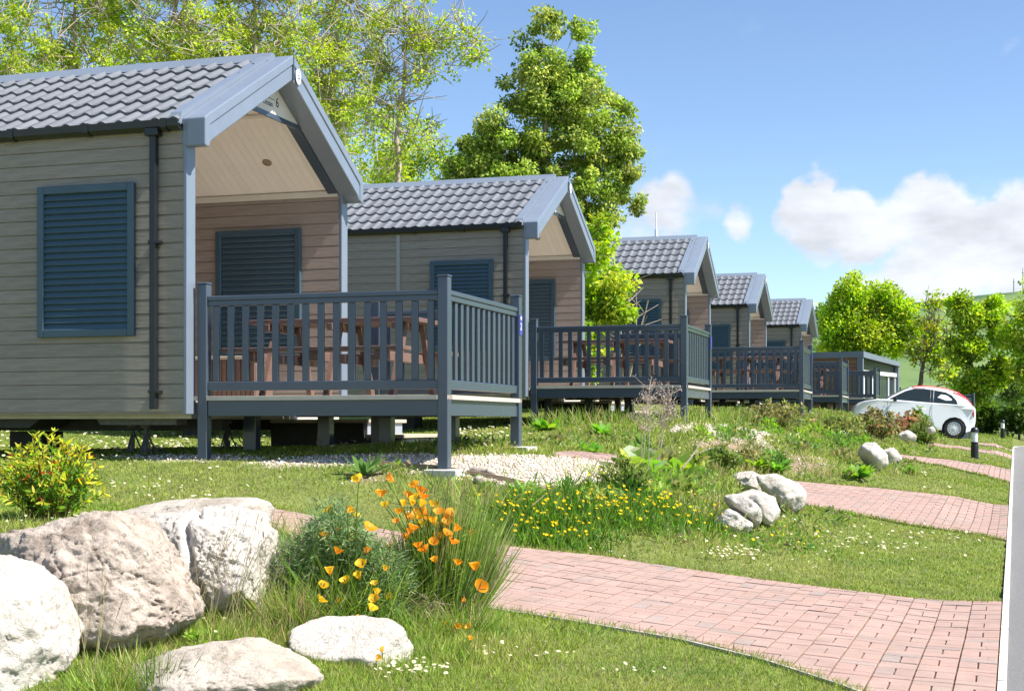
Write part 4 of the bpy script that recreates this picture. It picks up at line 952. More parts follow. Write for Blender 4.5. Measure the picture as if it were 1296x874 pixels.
# ------------------------------------------------------------------ rocks: outlines as seen, given real depth, faceted and weathered
def make_rock(name, outline, Y, depth, m, label, seed, group=None, sub=5, rough=1., tilt=.35, cz_off=0., facets=26, k=46, cracks=()):
    """outline: pixel polygon (convex) of the stone as it stands at distance Y; depth: its thickness front to back"""
    r = np.random.default_rng(seed)
    if Y is None: Y = float(hit(np.mean([q[0] for q in outline]), max(q[1] for q in outline)-4)[1])
    P = np.array([at(x, y, Y) for x, y in outline]); P2d = P[:, [0, 2]]
    hull = P2d; cen = (hull.min(0)+hull.max(0))/2; area = 0
    planes = []
    n = len(hull)
    a2 = sum(hull[i-1][0]*hull[i][1]-hull[i][0]*hull[i-1][1] for i in range(n))
    for i in range(n):
        a, b = hull[i-1], hull[i]; e = b-a; L_ = np.linalg.norm(e)
        if L_ < 1e-6: continue
        nn = np.array([e[1], -e[0]])/L_*(1 if a2 > 0 else -1); h = nn @ (a-cen); tl = r.normal(0, tilt*.5)
        v = np.array([nn[0], tl, nn[1]]); planes.append((v/np.linalg.norm(v), max(h, .02)/np.linalg.norm(v)*1.0))
    for sgn in (-1, 1):
        for j in range(4):
            v = np.array([r.normal(0, .5), sgn, r.normal(.4 if sgn < 0 else .2, .35)]); planes.append((v/np.linalg.norm(v), depth/2*r.uniform(.85, 1.05)))
    sz = (hull.max(0)-hull.min(0)).mean()/2
    for j in range(facets):
        v = r.normal(size=3); v /= np.linalg.norm(v); 
        sup = math.sqrt((v[0]*(hull[:, 0].max()-cen[0]))**2+(v[1]*depth/2)**2+(v[2]*(hull[:, 1].max()-cen[1]))**2); planes.append((v, sup*r.uniform(.90, 1.12)))
    bm = bmesh.new(); bmesh.ops.create_icosphere(bm, subdivisions=sub, radius=1)
    D = np.array([v.co[:] for v in bm.verts]); D = nrm(D*np.array([hull[:, 0].max()-cen[0], depth/2, hull[:, 1].max()-cen[1]]))
    acc = np.zeros(len(D))
    for v, h in planes: acc += np.maximum(0, D @ v/h)**k
    Rr = acc**(-1/k)
    off = Vector(r.uniform(-50, 50, 3))
    for v, d, q in zip(bm.verts, D, Rr):
        p = Vector(d*q); a = mnoise.fractal(p*2.2/max(sz, .12)*.6+off, 1, 2, 4); b = mnoise.fractal(p*11+off, .8, 2, 5); c_ = abs(mnoise.noise(p*5+off))
        e1 = mnoise.ridged_multi_fractal(p*6.5+off, .9, 2.1, 5, 1, 2); cel = mnoise.voronoi(p*(2.6/max(sz, .2)*.6)+off+Vector((a*.6, b*.3, a*.5)))[0]; fis = max(0, 1-(cel[1]-cel[0])/.07); pit = max(0, mnoise.noise(p*19+off)-.28)
        dd = rough*min(1, sz*2.6)*(.018*b+.016*(e1-1)-.050*max(0, .12-c_)-.022*fis*fis-.03*pit)
        for (cx_, cz_, nx_, nz_, wd_, dp_) in cracks:
            q = (p.x-cx_)*nx_+(p.z-cz_)*nz_+.05*a; dd -= dp_*math.exp(-(q/wd_)**2)*(.6+.4*b)
        v.co = p*(1+rough*.05*a)+Vector(d)*dd
    bm.normal_update(); me = bpy.data.meshes.new(name); bm.to_mesh(me); bm.free(); me.materials.append(m)
    for p in me.polygons: p.use_smooth = True
    o = link(name, me, None, (cen[0], Y+cz_off, cen[1])); tag(o, label, 'boulder', group or 'boulders edging the rock garden'); return o
make_rock('boulder', [(-90,700),(-10,700),(28,716),(62,745),(76,790),(92,832),(86,862),(60,905),(-20,915),(-90,900)], 6.5, .8, M['rock'], 'smooth white boulder cut off by the left edge of the photo, frontmost', 3, rough=.9, sub=6)
make_rock('boulder', [(-10,686),(60,657),(100,652),(130,646),(165,655),(200,680),(226,718),(258,770),(254,800),(220,818),(165,838),(110,838),(60,815),(10,780),(-20,735)], 7.25, .95, M['brownrock'], 'big brown pitted boulder between the smooth white one and the cracked white one', 11, sub=7, rough=1.0, facets=30)
make_rock('boulder', [(180,662),(196,640),(262,646),(352,640),(353,700),(350,770),(330,792),(280,790),(225,750),(196,705)], 7.95, .75, M['rock'], 'large white blocky boulder with a dark crack, left of the orange poppies', 22, sub=7, k=60, facets=14, cracks=((-.03, .1, .95, .3, .022, .07),))
make_rock('boulder', [(140,650),(190,641),(262,630),(320,630),(352,640),(350,668),(300,676),(180,672)], 8.75, 1.0, M['greyrock'], 'flat tan-topped slab of rock lying behind the cracked white boulder', 5, rough=.8)
make_rock('boulder', [(165,850),(200,836),(240,824),(280,815),(318,816),(350,828),(395,842),(412,858),(405,885),(380,905),(210,905),(160,880)], 6.55, .7, M['greyrock'], 'low rounded lichened boulder at the bottom edge, in front of the poppy rock', 8, sub=6, rough=.9)
make_rock('boulder', [(358,798),(385,794),(440,790),(488,783),(512,796),(525,815),(520,840),(470,850),(420,848),(380,828)], 7.15, .5, M['rock'], 'low white rock right under the orange poppies', 14, rough=1.0)
make_rock('boulder', [(92,862),(110,850),(135,848),(160,858),(160,882),(100,885)], 6.6, .25, M['brownrock'], 'small brown stone wedged between the front white and the lichened boulder', 4, sub=4)
g2 = 'white rocks between the drives'
row = [([(902,662),(918,643),(933,647),(951,659),(949,676),(920,676)], .4, 'lowest and leftmost white rock of the jagged row by the second brick path', 31),
 ([(911,626),(930,622),(953,634),(963,660),(959,676),(944,662),(924,644)], .45, 'slanting white rock just above the lowest one in the jagged row', 32),
 ([(935,626),(961,620),(979,632),(987,650),(977,668),(962,660),(946,642)], .5, 'middle white rock of the jagged row by the second brick path', 33),
 ([(930,603),(951,596),(964,605),(964,622),(940,622)], .35, 'topmost small pale rock of the jagged row', 34),
 ([(958,601),(977,599),(1001,610),(1016,625),(1012,638),(986,652),(970,634)], .7, 'largest rock of the jagged row, touching the left end of the second brick path', 38)]
for o_, d_, l_, sd_ in row: make_rock('boulder', o_, None if sd_ in (31, 32, 33) else (16.4 if sd_ == 34 else 15.6), d_, M['rock'], l_, sd_, g2, sub=5, k=70, facets=22)
make_rock('boulder', [(1088,559),(1106,560),(1119,579),(1121,598),(1108,598),(1098,586),(1090,572)], None, .6, M['rock'], 'tall pointed white rock left of its pair by the third brick path', 35, g2, k=70, facets=22, sub=4)
make_rock('boulder', [(1114,572),(1130,566),(1140,578),(1136,590),(1122,590),(1116,582)], None, .5, M['rock'], 'rounder white rock right of its pair by the third brick path', 36, g2, k=70, facets=22, sub=4)
make_rock('boulder', [(1136,549),(1150,544),(1158,549),(1159,562),(1146,562),(1138,556)], None, .5, M['rock'], 'white rock in the tall weeds just left of the car', 37, g2, sub=4)
make_rock('boulder', [(1173,542),(1180,539),(1184,545),(1181,550),(1174,549)], 34, .3, M['rock'], 'small white rock in front of the car door', 39, g2, sub=3)
g3 = 'loose stones on the gravel'
for i, (px, py, w, lb) in enumerate(((592,594,36,'flat tan stone on the gravel right of the concrete pad'), (599,606,16,'small reddish stone on the gravel edge'), (613,596,15,'small pale stone beside the flat tan stone'))):
    h_ = hit(px+w/2, py+5); make_rock('stone', [(px,py),(px+w*.3,py-5),(px+w*.8,py-3),(px+w,py+4),(px+w*.6,py+7),(px+w*.1,py+5)], h_[1], .16, M['greyrock'] if i != 1 else M['brownrock'], lb, 50+i, g3, sub=3)

# ------------------------------------------------------------------ trees
def bez(p0, p1, p2, n):
    t = np.linspace(0, 1, n)[:, None]; return (1-t)**2*p0+2*t*(1-t)*p1+t*t*p2
def build_tree(name, label, base, ells, Y, nclump, lsize, nleaf, cols, trunk_r, seed, bark='darkbark', group=None, clump_r=.45, spread=.5, lean=0, fork=.25, twigs=3, shell=.5, droop=.2, up=.3, bare=0., cat='tree', twl=.5, twr=1.):
    """crown given as ellipses (px, py, rx, ry) at distance Y; limbs grow from the trunk to leaf clumps spread through the crown"""
    g = np.random.default_rng(seed); k = Y/F; root = empty(name, tuple(base)); base = np.asarray(base)
    E = []
    for (x, y, rx, ry) in ells: c = at(x, y, Y); E.append((c-base, np.array([rx*k, (rx+ry)*.5*k*spread*2*.7, ry*k])))
    wts = np.array([e[1][0]*e[1][2] for e in E]); wts = wts/wts.sum()
    C = []
    for e in g.choice(len(E), nclump, p=wts):
        d = g.normal(size=3); d /= np.linalg.norm(d); C.append(E[e][0]+d*E[e][1]*(g.random()**shell))
    C = np.array(C); zmax = C[:, 2].max(); zmin = C[:, 2].min(); cen = C.mean(0)
    # trunk
    top = np.array([cen[0]*.8, cen[1]*.6, zmin+(zmax-zmin)*.72]); tn = 14
    tr = bez(np.zeros(3), np.array([cen[0]*.2+lean, 0, top[2]*.5]), top, tn); tr[1:-1, :2] += g.normal(0, trunk_r*.35, (tn-2, 2)); tr[0, 2] = -.3
    rad = np.linspace(1, .18, tn)*trunk_r; rad[0] *= 1.35; br = [(tr, rad)]
    order = np.argsort(C[:, 2]); nodes = [(tr[i], rad[i]) for i in range(tn)]
    npos = [np.array(n_[0]) for n_ in nodes]; nrad = [n_[1] for n_ in nodes]
    for ci in order:
        c = C[ci]; NP = np.array(npos); d = NP-c; dist = np.linalg.norm(d, axis=1)
        cost = dist+np.where(NP[:, 2] > c[2]-dist*fork, 2.5*dist, 0)+np.where(np.array(nrad) < .008, 3, 0); j = int(np.argmin(cost)); s0 = NP[j]; r0 = min(nrad[j]*.7, trunk_r*.55*(dist[j]/max(zmax, 1))**.7+.012)
        mid = (s0+c)/2+np.array([0, 0, up*-.15*dist[j]])+g.normal(0, .09*dist[j], 3); nn = 7 if dist[j] > .6 else 4
        b = bez(s0, mid, c, nn); b[1:-1] += g.normal(0, .02*dist[j], (nn-2, 3)); rr = np.linspace(r0, max(.006, r0*.3), nn); br.append((b, rr))
        for q in range(1, nn): npos.append(b[q]); nrad.append(rr[q])
        for _ in range(twigs):
            a0 = b[g.integers(nn//2, nn)]; e_ = a0+g.normal(0, clump_r*twl, 3)+np.array([0, 0, clump_r*.4*twl]); br.append((bez(a0, (a0+e_)/2+g.normal(0, .06, 3), e_, 4), np.linspace(.010, .004, 4)*Y/40*twr))
    V, Q = tubes_np(br, 6); link('trunk', mesh_np('trunk', V, Q, None, None, M[bark], True), root)
    # leaves
    parts = []; cols = np.array(cols)
    keep = g.random(len(C)) >= bare; CC = C[keep]; tone = g.normal(0, .16, len(CC)); hue = g.random(len(CC))
    per = max(4, int(nleaf/len(CC))); idx = np.repeat(np.arange(len(CC)), per); cr = clump_r*g.uniform(.55, 1.3, len(CC))
    u_ = g.normal(size=(len(idx), 3)); u_ = nrm(u_)*(g.random((len(idx), 1))**.45); P = CC[idx]+u_*cr[idx][:, None]*np.array([1, 1, .75])
    D = nrm(u_*.8+g.normal(0, .6, (len(idx), 3))+np.array([0, 0, -droop])); Nn = nrm(g.normal(0, .8, (len(idx), 3))+np.array([0, 0, .8])+u_*.5)
    ci = np.clip((hue[idx]*.75+g.random(len(idx))*.45)*len(cols), 0, len(cols)-1e-6).astype(int)%len(cols)
    col = cols[ci]*(1+tone[idx][:, None])*(1+g.normal(0, .16, (len(idx), 1))); L_ = lsize*g.uniform(.6, 1.35, len(idx))
    V, q, t, cc = cards(P, D, Nn, L_, L_*.72, np.clip(col, .004, .9)); link('crown', mesh_np('crown', V, q, t, cc, M['leaf']), root)
    tag(root, label, cat, group); return root
def ground_at(px, Y): x = (px-CX)/F*Y; return np.array([x, Y, float(zg(x, Y))])
YG = [(.37, .49, .05), (.47, .54, .06), (.28, .42, .05), (.46, .53, .07)]
BRIGHT = [(.34, .50, .035), (.43, .56, .045), (.26, .42, .04), (.52, .56, .07)]
MID = [(.23, .345, .06), (.31, .42, .07), (.39, .47, .085), (.16, .26, .05)]
DK = [(.05, .10, .02), (.08, .14, .025), (.11, .18, .03)]
ga = 'tall thin-branched trees behind the cabins'
ash = [(-30, 38, [(-40,60,90,120),(20,30,70,110),(-60,-60,120,80)], 'tall twiggy yellow-green tree at the left edge, above the nearest roof', 61),
 (95, 40, [(60,70,70,90),(120,40,80,100),(90,-50,110,70)], 'twiggy yellow-green tree above the left part of the nearest roof', 62),
 (215, 37, [(190,30,70,80),(250,50,60,70),(215,-50,100,70)], 'branching yellow-green tree above the middle of the nearest roof', 63),
 (318, 39, [(300,40,60,70),(350,70,55,70),(320,-45,90,60)], 'yellow-green tree rising just left of the nearest gable peak', 64),
 (415, 41, [(400,90,60,110),(440,60,55,80),(410,-20,70,50),(430,160,50,60)], 'slender yellow-green tree right of the nearest gable peak', 65),
 (492, 36, [(480,70,50,80),(545,70,60,60),(500,150,55,70),(590,70,26,40),(520,30,50,40)], 'thin open tree with bare twigs against the sky, between the nearest gable and the poplar', 66)]
for (px, Y, el, lb, sd) in ash:
    last = sd == 66
    build_tree('ash_tree', lb, ground_at(px, Y), el, Y, 130 if not last else 95, .088, 12000 if not last else 5600, YG, .17, sd, 'bark', ga, clump_r=.36, twl=1.25, twr=1.7, twigs=4, fork=1.1, up=-.6, shell=.45, bare=.3 if not last else .35)
back = [(-60, 54, [(-60,130,110,110),(0,80,80,90)], 'dense bright tree behind the twiggy left-edge tree', 71), (130, 56, [(120,120,120,100),(60,150,80,80)], 'dense bright tree filling the gap over the left of the nearest roof', 72), (270, 52, [(250,110,90,90),(310,100,70,80)], 'dense bright tree behind the middle of the nearest roof', 73),
 (420, 55, [(400,140,70,110),(440,180,70,90),(470,230,70,80)], 'dense bright tree just right of the nearest gable peak, behind the slender one', 74), (530, 58, [(520,200,60,70),(560,230,60,60),(500,240,60,60)], 'low dense tree left of the poplar, above the second roof', 75)]
for (px, Y, el, lb, sd) in back:
    build_tree('leafy_tree', lb, ground_at(px, Y), el, Y, 66, .13, 8000, YG+[(.14, .25, .03)], .2, sd, 'bark', 'dense trees behind the cabins', clump_r=.62, twigs=3, shell=.4)
build_tree('poplar_tree', 'tall dense green poplar-like tree rising above the second cabin', ground_at(700, 48), [(705,70,50,58),(740,120,62,60),(660,170,75,60),(745,200,62,60),(625,215,65,55),(700,240,100,70),(770,165,50,38),(790,190,38,28),(770,250,42,40),(650,260,90,60),(700,330,90,70),(596,225,40,46),(690,112,58,40),(612,175,36,34),(585,270,40,36)], 48, 390, .118, 100000, MID+[(.46, .50, .12)], .28, 81, 'bark', None, clump_r=.42, twigs=2, shell=.33, droop=.5)
build_tree('young_tree', 'small fresh yellow-green tree between the second and third cabins', ground_at(752, 29.5), [(752,310,26,40),(765,365,34,40),(745,400,30,40),(785,392,24,16),(735,440,28,40)], 29.5, 90, .10, 10000, BRIGHT, .07, 82, 'bark', None, clump_r=.26, twigs=2)
build_tree('maple_tree', 'big bright yellow-green maple at the far end of the cabin row', ground_at(1090, 70), [(1080,372,20,22),(1060,398,24,22),(1108,380,24,18),(1135,398,18,16),(1150,415,12,12),(1090,422,46,24),(1130,435,28,14),(1050,432,14,18),(1085,450,36,14)], 70, 140, .155, 42000, BRIGHT, .25, 83, 'darkbark', None, clump_r=.68, twigs=1, shell=.4)
build_tree('bare_tree', 'thin half-bare tree between the maple and the large right-hand tree', ground_at(1160, 68), [(1180,395,22,26),(1182,425,24,24),(1172,448,34,14),(1195,465,20,20)], 68, 75, .17, 2200, BRIGHT+[(.4,.36,.05)], .16, 84, 'darkbark', None, clump_r=.5, twl=.8, twigs=4, bare=.4)
build_tree('maple_tree', 'open yellow-green tree with dark limbs, tallest at the right', ground_at(1222, 62), [(1230,366,14,8),(1212,384,14,10),(1252,392,22,16),(1222,405,22,14),(1228,440,18,26),(1268,430,14,14),(1235,482,32,16),(1218,505,24,14),(1264,468,18,14),(1210,440,10,20)], 62, 130, .15, 21000, BRIGHT+[(.12,.2,.03)], .22, 85, 'darkbark', None, clump_r=.42, twigs=2, shell=.4)
build_tree('maple_tree', 'tree cut off by the right edge of the photo, with hanging yellow-green leaves', ground_at(1310, 60), [(1292,430,20,34),(1325,400,34,50),(1305,470,26,24)], 60, 80, .18, 6500, BRIGHT, .2, 86, 'darkbark', None, clump_r=.55, twigs=2)
gs_ = 'bushes behind the bend of the road'
for (px, Y, el, lb, sd, cols) in ((1215, 66, [(1222,525,20,12),(1205,532,20,8)], 'leafy bush behind the screen gate', 91, MID+BRIGHT), (1255, 64, [(1252,525,20,14),(1240,535,18,10)], 'dark green bush behind the farther bollard', 92, DK), (1290, 63, [(1288,530,22,14),(1310,525,26,20)], 'dark low hedge at the right edge of the photo', 93, DK), (1285, 74, [(1284,500,18,16),(1310,495,24,24)], 'pale green bush above the dark hedge at the right', 94, [(.16,.24,.06),(.2,.28,.08)]), (1165, 75, [(1160,522,34,9),(1190,518,22,10)], 'light green bushes between the lodge and the gate', 95, BRIGHT), (1130,72,[(1110,505,24,24),(1080,490,26,20)],'shady bush under the big maple, behind the lodge',96,MID)):
    build_tree('bush', lb, ground_at(px, Y), el, Y, 60, .18, 4200, cols, .06, sd, 'darkbark', gs_, clump_r=.45, twigs=1, cat='bush', shell=.4)

# ------------------------------------------------------------------ far hill with fields and scrub, two masts
def build_hill():
    xs = np.linspace(-600, 900, 160); ys = np.linspace(260, 1400, 110); X, Y = np.meshgrid(xs, ys)
    tx = (X/np.maximum(Y, 1))*F+CX
    ridge_px = np.interp(xs, [-600, 0, 140, 200, 230, 260, 300, 420, 900], [10, 24, 52, 60, 64, 68, 76, 92, 100.])
    nz = np.array([[mnoise.fractal(Vector((x*.006, y*.006, 0)), 1, 2, 5) for x in xs] for y in ys])
    up = np.clip((Y-290)/420, 0, 1); up = up*up*(3-2*up); Z = CAMZ-1+ridge_px[None]*up*1.0+nz*3.0*up; Z -= np.clip((Y-720)/700, 0, 1)*40
    ny, nx = X.shape; i, j = np.meshgrid(np.arange(ny-1), np.arange(nx-1), indexing='ij'); q = np.stack([i*nx+j, i*nx+j+1, (i+1)*nx+j+1, (i+1)*nx+j], -1).reshape(-1, 4)
    m = bpy.data.materials.new('hill_grass'); m.use_nodes = True; nt = m.node_tree; N = nt.nodes.new; L = nt.links.new; b = nt.nodes['Principled BSDF']; b.inputs['Roughness'].default_value = 1; b.inputs['Specular IOR Level'].default_value = 0
    g = N('ShaderNodeNewGeometry'); n = N('ShaderNodeTexNoise'); n.inputs['Scale'].default_value = .012; n.inputs['Detail'].default_value = 9; n.inputs['Roughness'].default_value = .6; L(g.outputs['Position'], n.inputs['Vector'])
    cr = N('ShaderNodeValToRGB'); e = cr.color_ramp.elements; e[0].position = .36; e[0].color = (.075, .13, .07, 1); e[1].position = .62; e[1].color = (.17, .235, .09, 1); k = e.new(.43); k.color = (.13, .195, .08, 1); L(n.outputs[0], cr.inputs[0]); L(cr.outputs[0], b.inputs['Base Color'])
    tag(link('hill', mesh_np('hill', np.stack([X, Y, Z], -1).reshape(-1, 3), q, None, None, m, True)), kind='structure')
    # scrub on the slope
    g_ = np.random.default_rng(5); V = []; P = []
    f = lambda x, y: np.array([np.interp(x, xs, [1]*len(xs))])
    from mathutils.bvhtree import BVHTree
    pts = g_.uniform([0, 330], [300, 700], (900, 2)); sel = []
    for x, y in pts:
        if mnoise.noise(Vector((x*.012+7, y*.012, 3))) > .12:
            i_ = int(round((y-260)/(1140/109))); j_ = int(round((x+600)/(1500/159))); sel.append((x, y, Z[min(i_, ny-1), min(j_, nx-1)]))
    sel = np.array(sel); idx = np.repeat(np.arange(len(sel)), 26); P = sel[idx]+g_.normal(0, 1, (len(idx), 3))*np.array([2.2, 2.2, 1.2])+np.array([0, 0, 1.2])
    Vv, qq, tt, cc = cards(P, g_.normal(size=(len(idx), 3)), g_.normal(size=(len(idx), 3))+np.array([0, 0, .8]), g_.uniform(1, 2.2, len(idx)), g_.uniform(1, 2, len(idx)), colvar([(.10, .16, .07), (.13, .19, .08)], len(idx)))
    tag(link('hill_scrub', mesh_np('hill_scrub', Vv, qq, tt, cc, M['leaf'])), kind='stuff')
    for (px, h, lb) in ((1283, 9, 'left and shorter of two thin masts on the hill skyline'), (1294.5, 14, 'right and taller of two thin masts on the hill skyline')):
        Yh = 700; x = (px-CX)/F*Yh; j_ = int(round((x+600)/(1500/159))); z = Z[int(round((Yh-260)/(1140/109))), j_]
        mb = MB(); mb.tube([(0, 0, -2), (0, 0, h*.55), (0, 0, h*.8)], [.22, .18, .1], 6); mb.box(-.5, .5, -.05, .05, h*.6, h*.62); tag(mb.build('mast', M['steel'], None, loc=(x, Yh, z)), lb, 'mast', 'masts on the hill')
build_hill()

# ------------------------------------------------------------------ grass
ROCKS = [o for o in bpy.data.objects if o.get('category') == 'boulder']
def build_grass():
    n = 640000
    Y = np.exp(rng.uniform(math.log(5.3), math.log(75), n)); X = Y*rng.uniform(-.42, .40, n)
    s, p = sp(X, Y); ok = (p > KERB_P+.06)
    inp = np.zeros(n, bool)
    for q in PATHS: inp |= inpoly(X, Y, q)
    gr = inany(X, Y, GRAVEL); br = inany(X, Y, bare); ok &= ~inp & ~(gr & (rng.random(n) > .05)) & ~(br & (rng.random(n) > .3))
    X, Y, s, p = X[ok], Y[ok], s[ok], p[ok]; n = len(X); Z = zg(X, Y)
    nz = np.array([mnoise.fractal(Vector((x*.9, y*.9, 0)), 1, 2, 3) for x, y in zip(X[::1], Y[::1])]) if n < 10 else None
    # patchiness from a coarse lattice of noise
    gx = np.arange(-35, 35, .2); gy = np.arange(3, 80, .2)
    def lattice(f, o): return np.array([[mnoise.noise(Vector((x*f+o, y*f, o))) for x in gx] for y in gy])
    l1 = lattice(.9, 3.); l2 = lattice(2.3, 9.)
    ix = np.clip(((X+35)/.2).astype(int), 0, len(gx)-1); iy = np.clip(((Y-3)/.2).astype(int), 0, len(gy)-1); a = l1[iy, ix]; b = l2[iy, ix]
    bank = np.clip((p-1.9)/1.2, 0, 1)*np.clip((s-11.3)/.8, 0, 1)*np.clip((6.5-p)/1, 0, 1)      # rough unmown bank before the decks
    rocky = np.exp(-(((X+1.3)/2.0)**2+((Y-7.6)/1.2)**2)); bank = np.maximum(bank, np.clip(rocky*1.3-.15, 0, 1)*(p > 2.2))
    h = (.021+.021*rng.random(n)+.016*np.maximum(a, 0))*(1+bank*(1.1+1.6*np.maximum(b, 0)))
    dist = np.hypot(X, Y); h *= 1+.25*np.clip((dist-15)/20, 0, 1); w = np.maximum(.0032, .00052*dist)*rng.uniform(.7, 1.4, n)*(1+.2*bank)
    D = np.stack([rng.normal(0, .42, n), rng.normal(0, .42, n), np.ones(n)], 1)
    G = np.array([.225, .325, .045]); G2 = np.array([.35, .39, .085]); G3 = np.array([.135, .255, .035]); ST = np.array([.40, .33, .16])
    t1 = np.clip(.5+a*1.0+rng.normal(0, .22, n), 0, 1)[:, None]; t2 = np.clip(b*1.4+rng.normal(0, .25, n), 0, 1)[:, None]
    C = G*(1-t1)+G2*t1; C = C*(1-t2)+G3*t2; straw = rng.random(n) < (.05+.12*bank+.12*(a > .25)); C[straw] = ST*rng.uniform(.6, 1.1, (straw.sum(), 1)); C *= rng.uniform(.75, 1.25, (n, 1))
    V, q, t, c = blades(np.stack([X, Y, Z-.004], 1), D, h, w, h*.0+.25*rng.random(n), C, 2)
    tag(link('lawn_grass', mesh_np('lawn_grass', V, q, t, c, M['grass'])), kind='stuff')
    # blades leaning over the paving edges
    EP = []
    for poly in (path1, path2, path3):
        A = np.array(poly); B = np.roll(A, -1, 0); Ls = np.linalg.norm(B-A, axis=1)
        for a0, b0, l in zip(A, B, Ls):
            m_ = int(l*420); t = rng.random((m_, 1)); EP.append(a0+(b0-a0)*t+rng.normal(0, .016, (m_, 2)))
    EP = np.concatenate(EP); s, p = sp(EP[:, 0], EP[:, 1]); EP = EP[p > KERB_P+.09]; m_ = len(EP); L_ = rng.uniform(.025, .075, m_)
    V, q, t, c = blades(np.stack([EP[:, 0], EP[:, 1], zg(EP[:, 0], EP[:, 1])], 1), np.stack([rng.normal(0, .6, m_), rng.normal(0, .6, m_), np.ones(m_)], 1), L_, np.maximum(.0035, .0005*EP[:, 1]), L_*.3, colvar([G, G2, G3, ST*.8], m_, .2), 2)
    tag(link('edge_grass', mesh_np('edge_grass', V, q, t, c, M['grass'])), kind='stuff')
    # daisies
    n = 2600; Yd = np.exp(rng.uniform(math.log(7), math.log(30), n)); Xd = Yd*rng.uniform(-.40, .36, n)
    ixd = np.clip(((Xd+35)/.2).astype(int), 0, len(gx)-1); iyd = np.clip(((Yd-3)/.2).astype(int), 0, len(gy)-1); s, p = sp(Xd, Yd)
    ok = (p > .3) & ~inany(Xd, Yd, PATHS+GRAVEL) & ((l1[iyd, ixd] > .22) | ((Xd < -2) & (Yd > 12) & (rng.random(n) < .8)))
    extra = np.concatenate([np.array([hit(px+rng.normal(0, sx), py+rng.normal(0, sy))[:2] for _ in range(k)]) for (px, py, sx, sy, k) in ((1090, 690, 60, 10, 75), (930, 706, 20, 4, 40), (520, 858, 26, 5, 40), (200, 565, 60, 6, 60), (610, 552, 30, 6, 50))])
    XY = np.concatenate([np.stack([Xd[ok], Yd[ok]], 1), extra]); m = len(XY); Zd = zg(XY[:, 0], XY[:, 1])+rng.uniform(.035, .07, m); r = np.maximum(.010, .0011*XY[:, 1])*rng.uniform(.7, 1.2, m)
    an = np.arange(7)*2*np.pi/7; up = nrm(np.stack([rng.normal(.15, .3, m), rng.normal(-.25, .3, m), np.ones(m)], 1)); e1 = nrm(np.cross(up, np.array([0, 1., .1]))); e2 = np.cross(up, e1)
    Cc = np.stack([XY[:, 0], XY[:, 1], Zd], 1); ring = Cc[:, None]+r[:, None, None]*(e1[:, None]*np.cos(an)[None, :, None]+e2[:, None]*np.sin(an)[None, :, None]); V = np.concatenate([(Cc+up*.004)[:, None], ring], 1).reshape(-1, 3)
    tri = np.array([[0, 1+i, 1+(i+1) % 7] for i in range(7)]); T = ((np.arange(m)*8)[:, None, None]+tri[None]).reshape(-1, 3); c = np.tile(np.array([.85, .85, .82]), (m, 8, 1)); c[:, 0] = (.75, .5, .05)
    tag(link('daisies', mesh_np('daisies', V, None, T, c.reshape(-1, 3), M['petal'])), kind='stuff')
build_grass()

# ------------------------------------------------------------------ gravel
def build_gravel():
    base = np.array([(1, 0, 0), (-1, 0, 0), (0, 1, 0), (0, -1, 0), (0, 0, 1), (0, 0, -1)], float); tri = np.array([(0, 2, 4), (2, 1, 4), (1, 3, 4), (3, 0, 4), (2, 0, 5), (1, 2, 5), (3, 1, 5), (0, 3, 5)])
    allP = []
    for poly, dens in ((gravel_a, 1500), (gravel_b, 900), (gravel_c, 420), (gravel_d, 260), (gravel_e, 500), (bare[0], 160), (bare[1], 260), (bare[2], 300)):
        P = np.array(poly); lo, hi = P.min(0)-.12, P.max(0)+.12; n = int((hi-lo).prod()*dens); q = rng.uniform(lo, hi, (n, 2)); jit = q+rng.normal(0, .10, q.shape); q = q[inpoly(jit[:, 0], jit[:, 1], poly)]; allP.append(q)
    q = np.concatenate(allP); q = q[~inany(q[:, 0], q[:, 1], PATHS)]; n = len(q); sz = rng.uniform(.006, .017, n)*np.maximum(1, q[:, 1]/15)
    A = rng.normal(size=(n, 3, 3)); A = np.linalg.qr(A)[0]*rng.uniform(.6, 1.25, (n, 1, 3)); V = np.einsum('nij,vj->nvi', A, base)*sz[:, None, None]; V[..., 2] *= .8
    V += np.stack([q[:, 0], q[:, 1], zg(q[:, 0], q[:, 1])+sz*.4], 1)[:, None]; T = ((np.arange(n)*6)[:, None, None]+tri[None]).reshape(-1, 3)
    C = np.repeat(colvar([(.66, .58, .48), (.74, .68, .60), (.58, .47, .37), (.50, .42, .34), (.78, .74, .68)], n, .12, .03), 6, 0)
    m = mat('gravel_stone', (.5, .5, .5), .9, .1); nt = m.node_tree; a = nt.nodes.new('ShaderNodeAttribute'); a.attribute_name = 'Col'; nt.links.new(a.outputs['Color'], nt.nodes['Principled BSDF'].inputs['Base Color'])
    tag(link('gravel', mesh_np('gravel', V.reshape(-1, 3), None, T, C, m)), kind='stuff')
build_gravel()

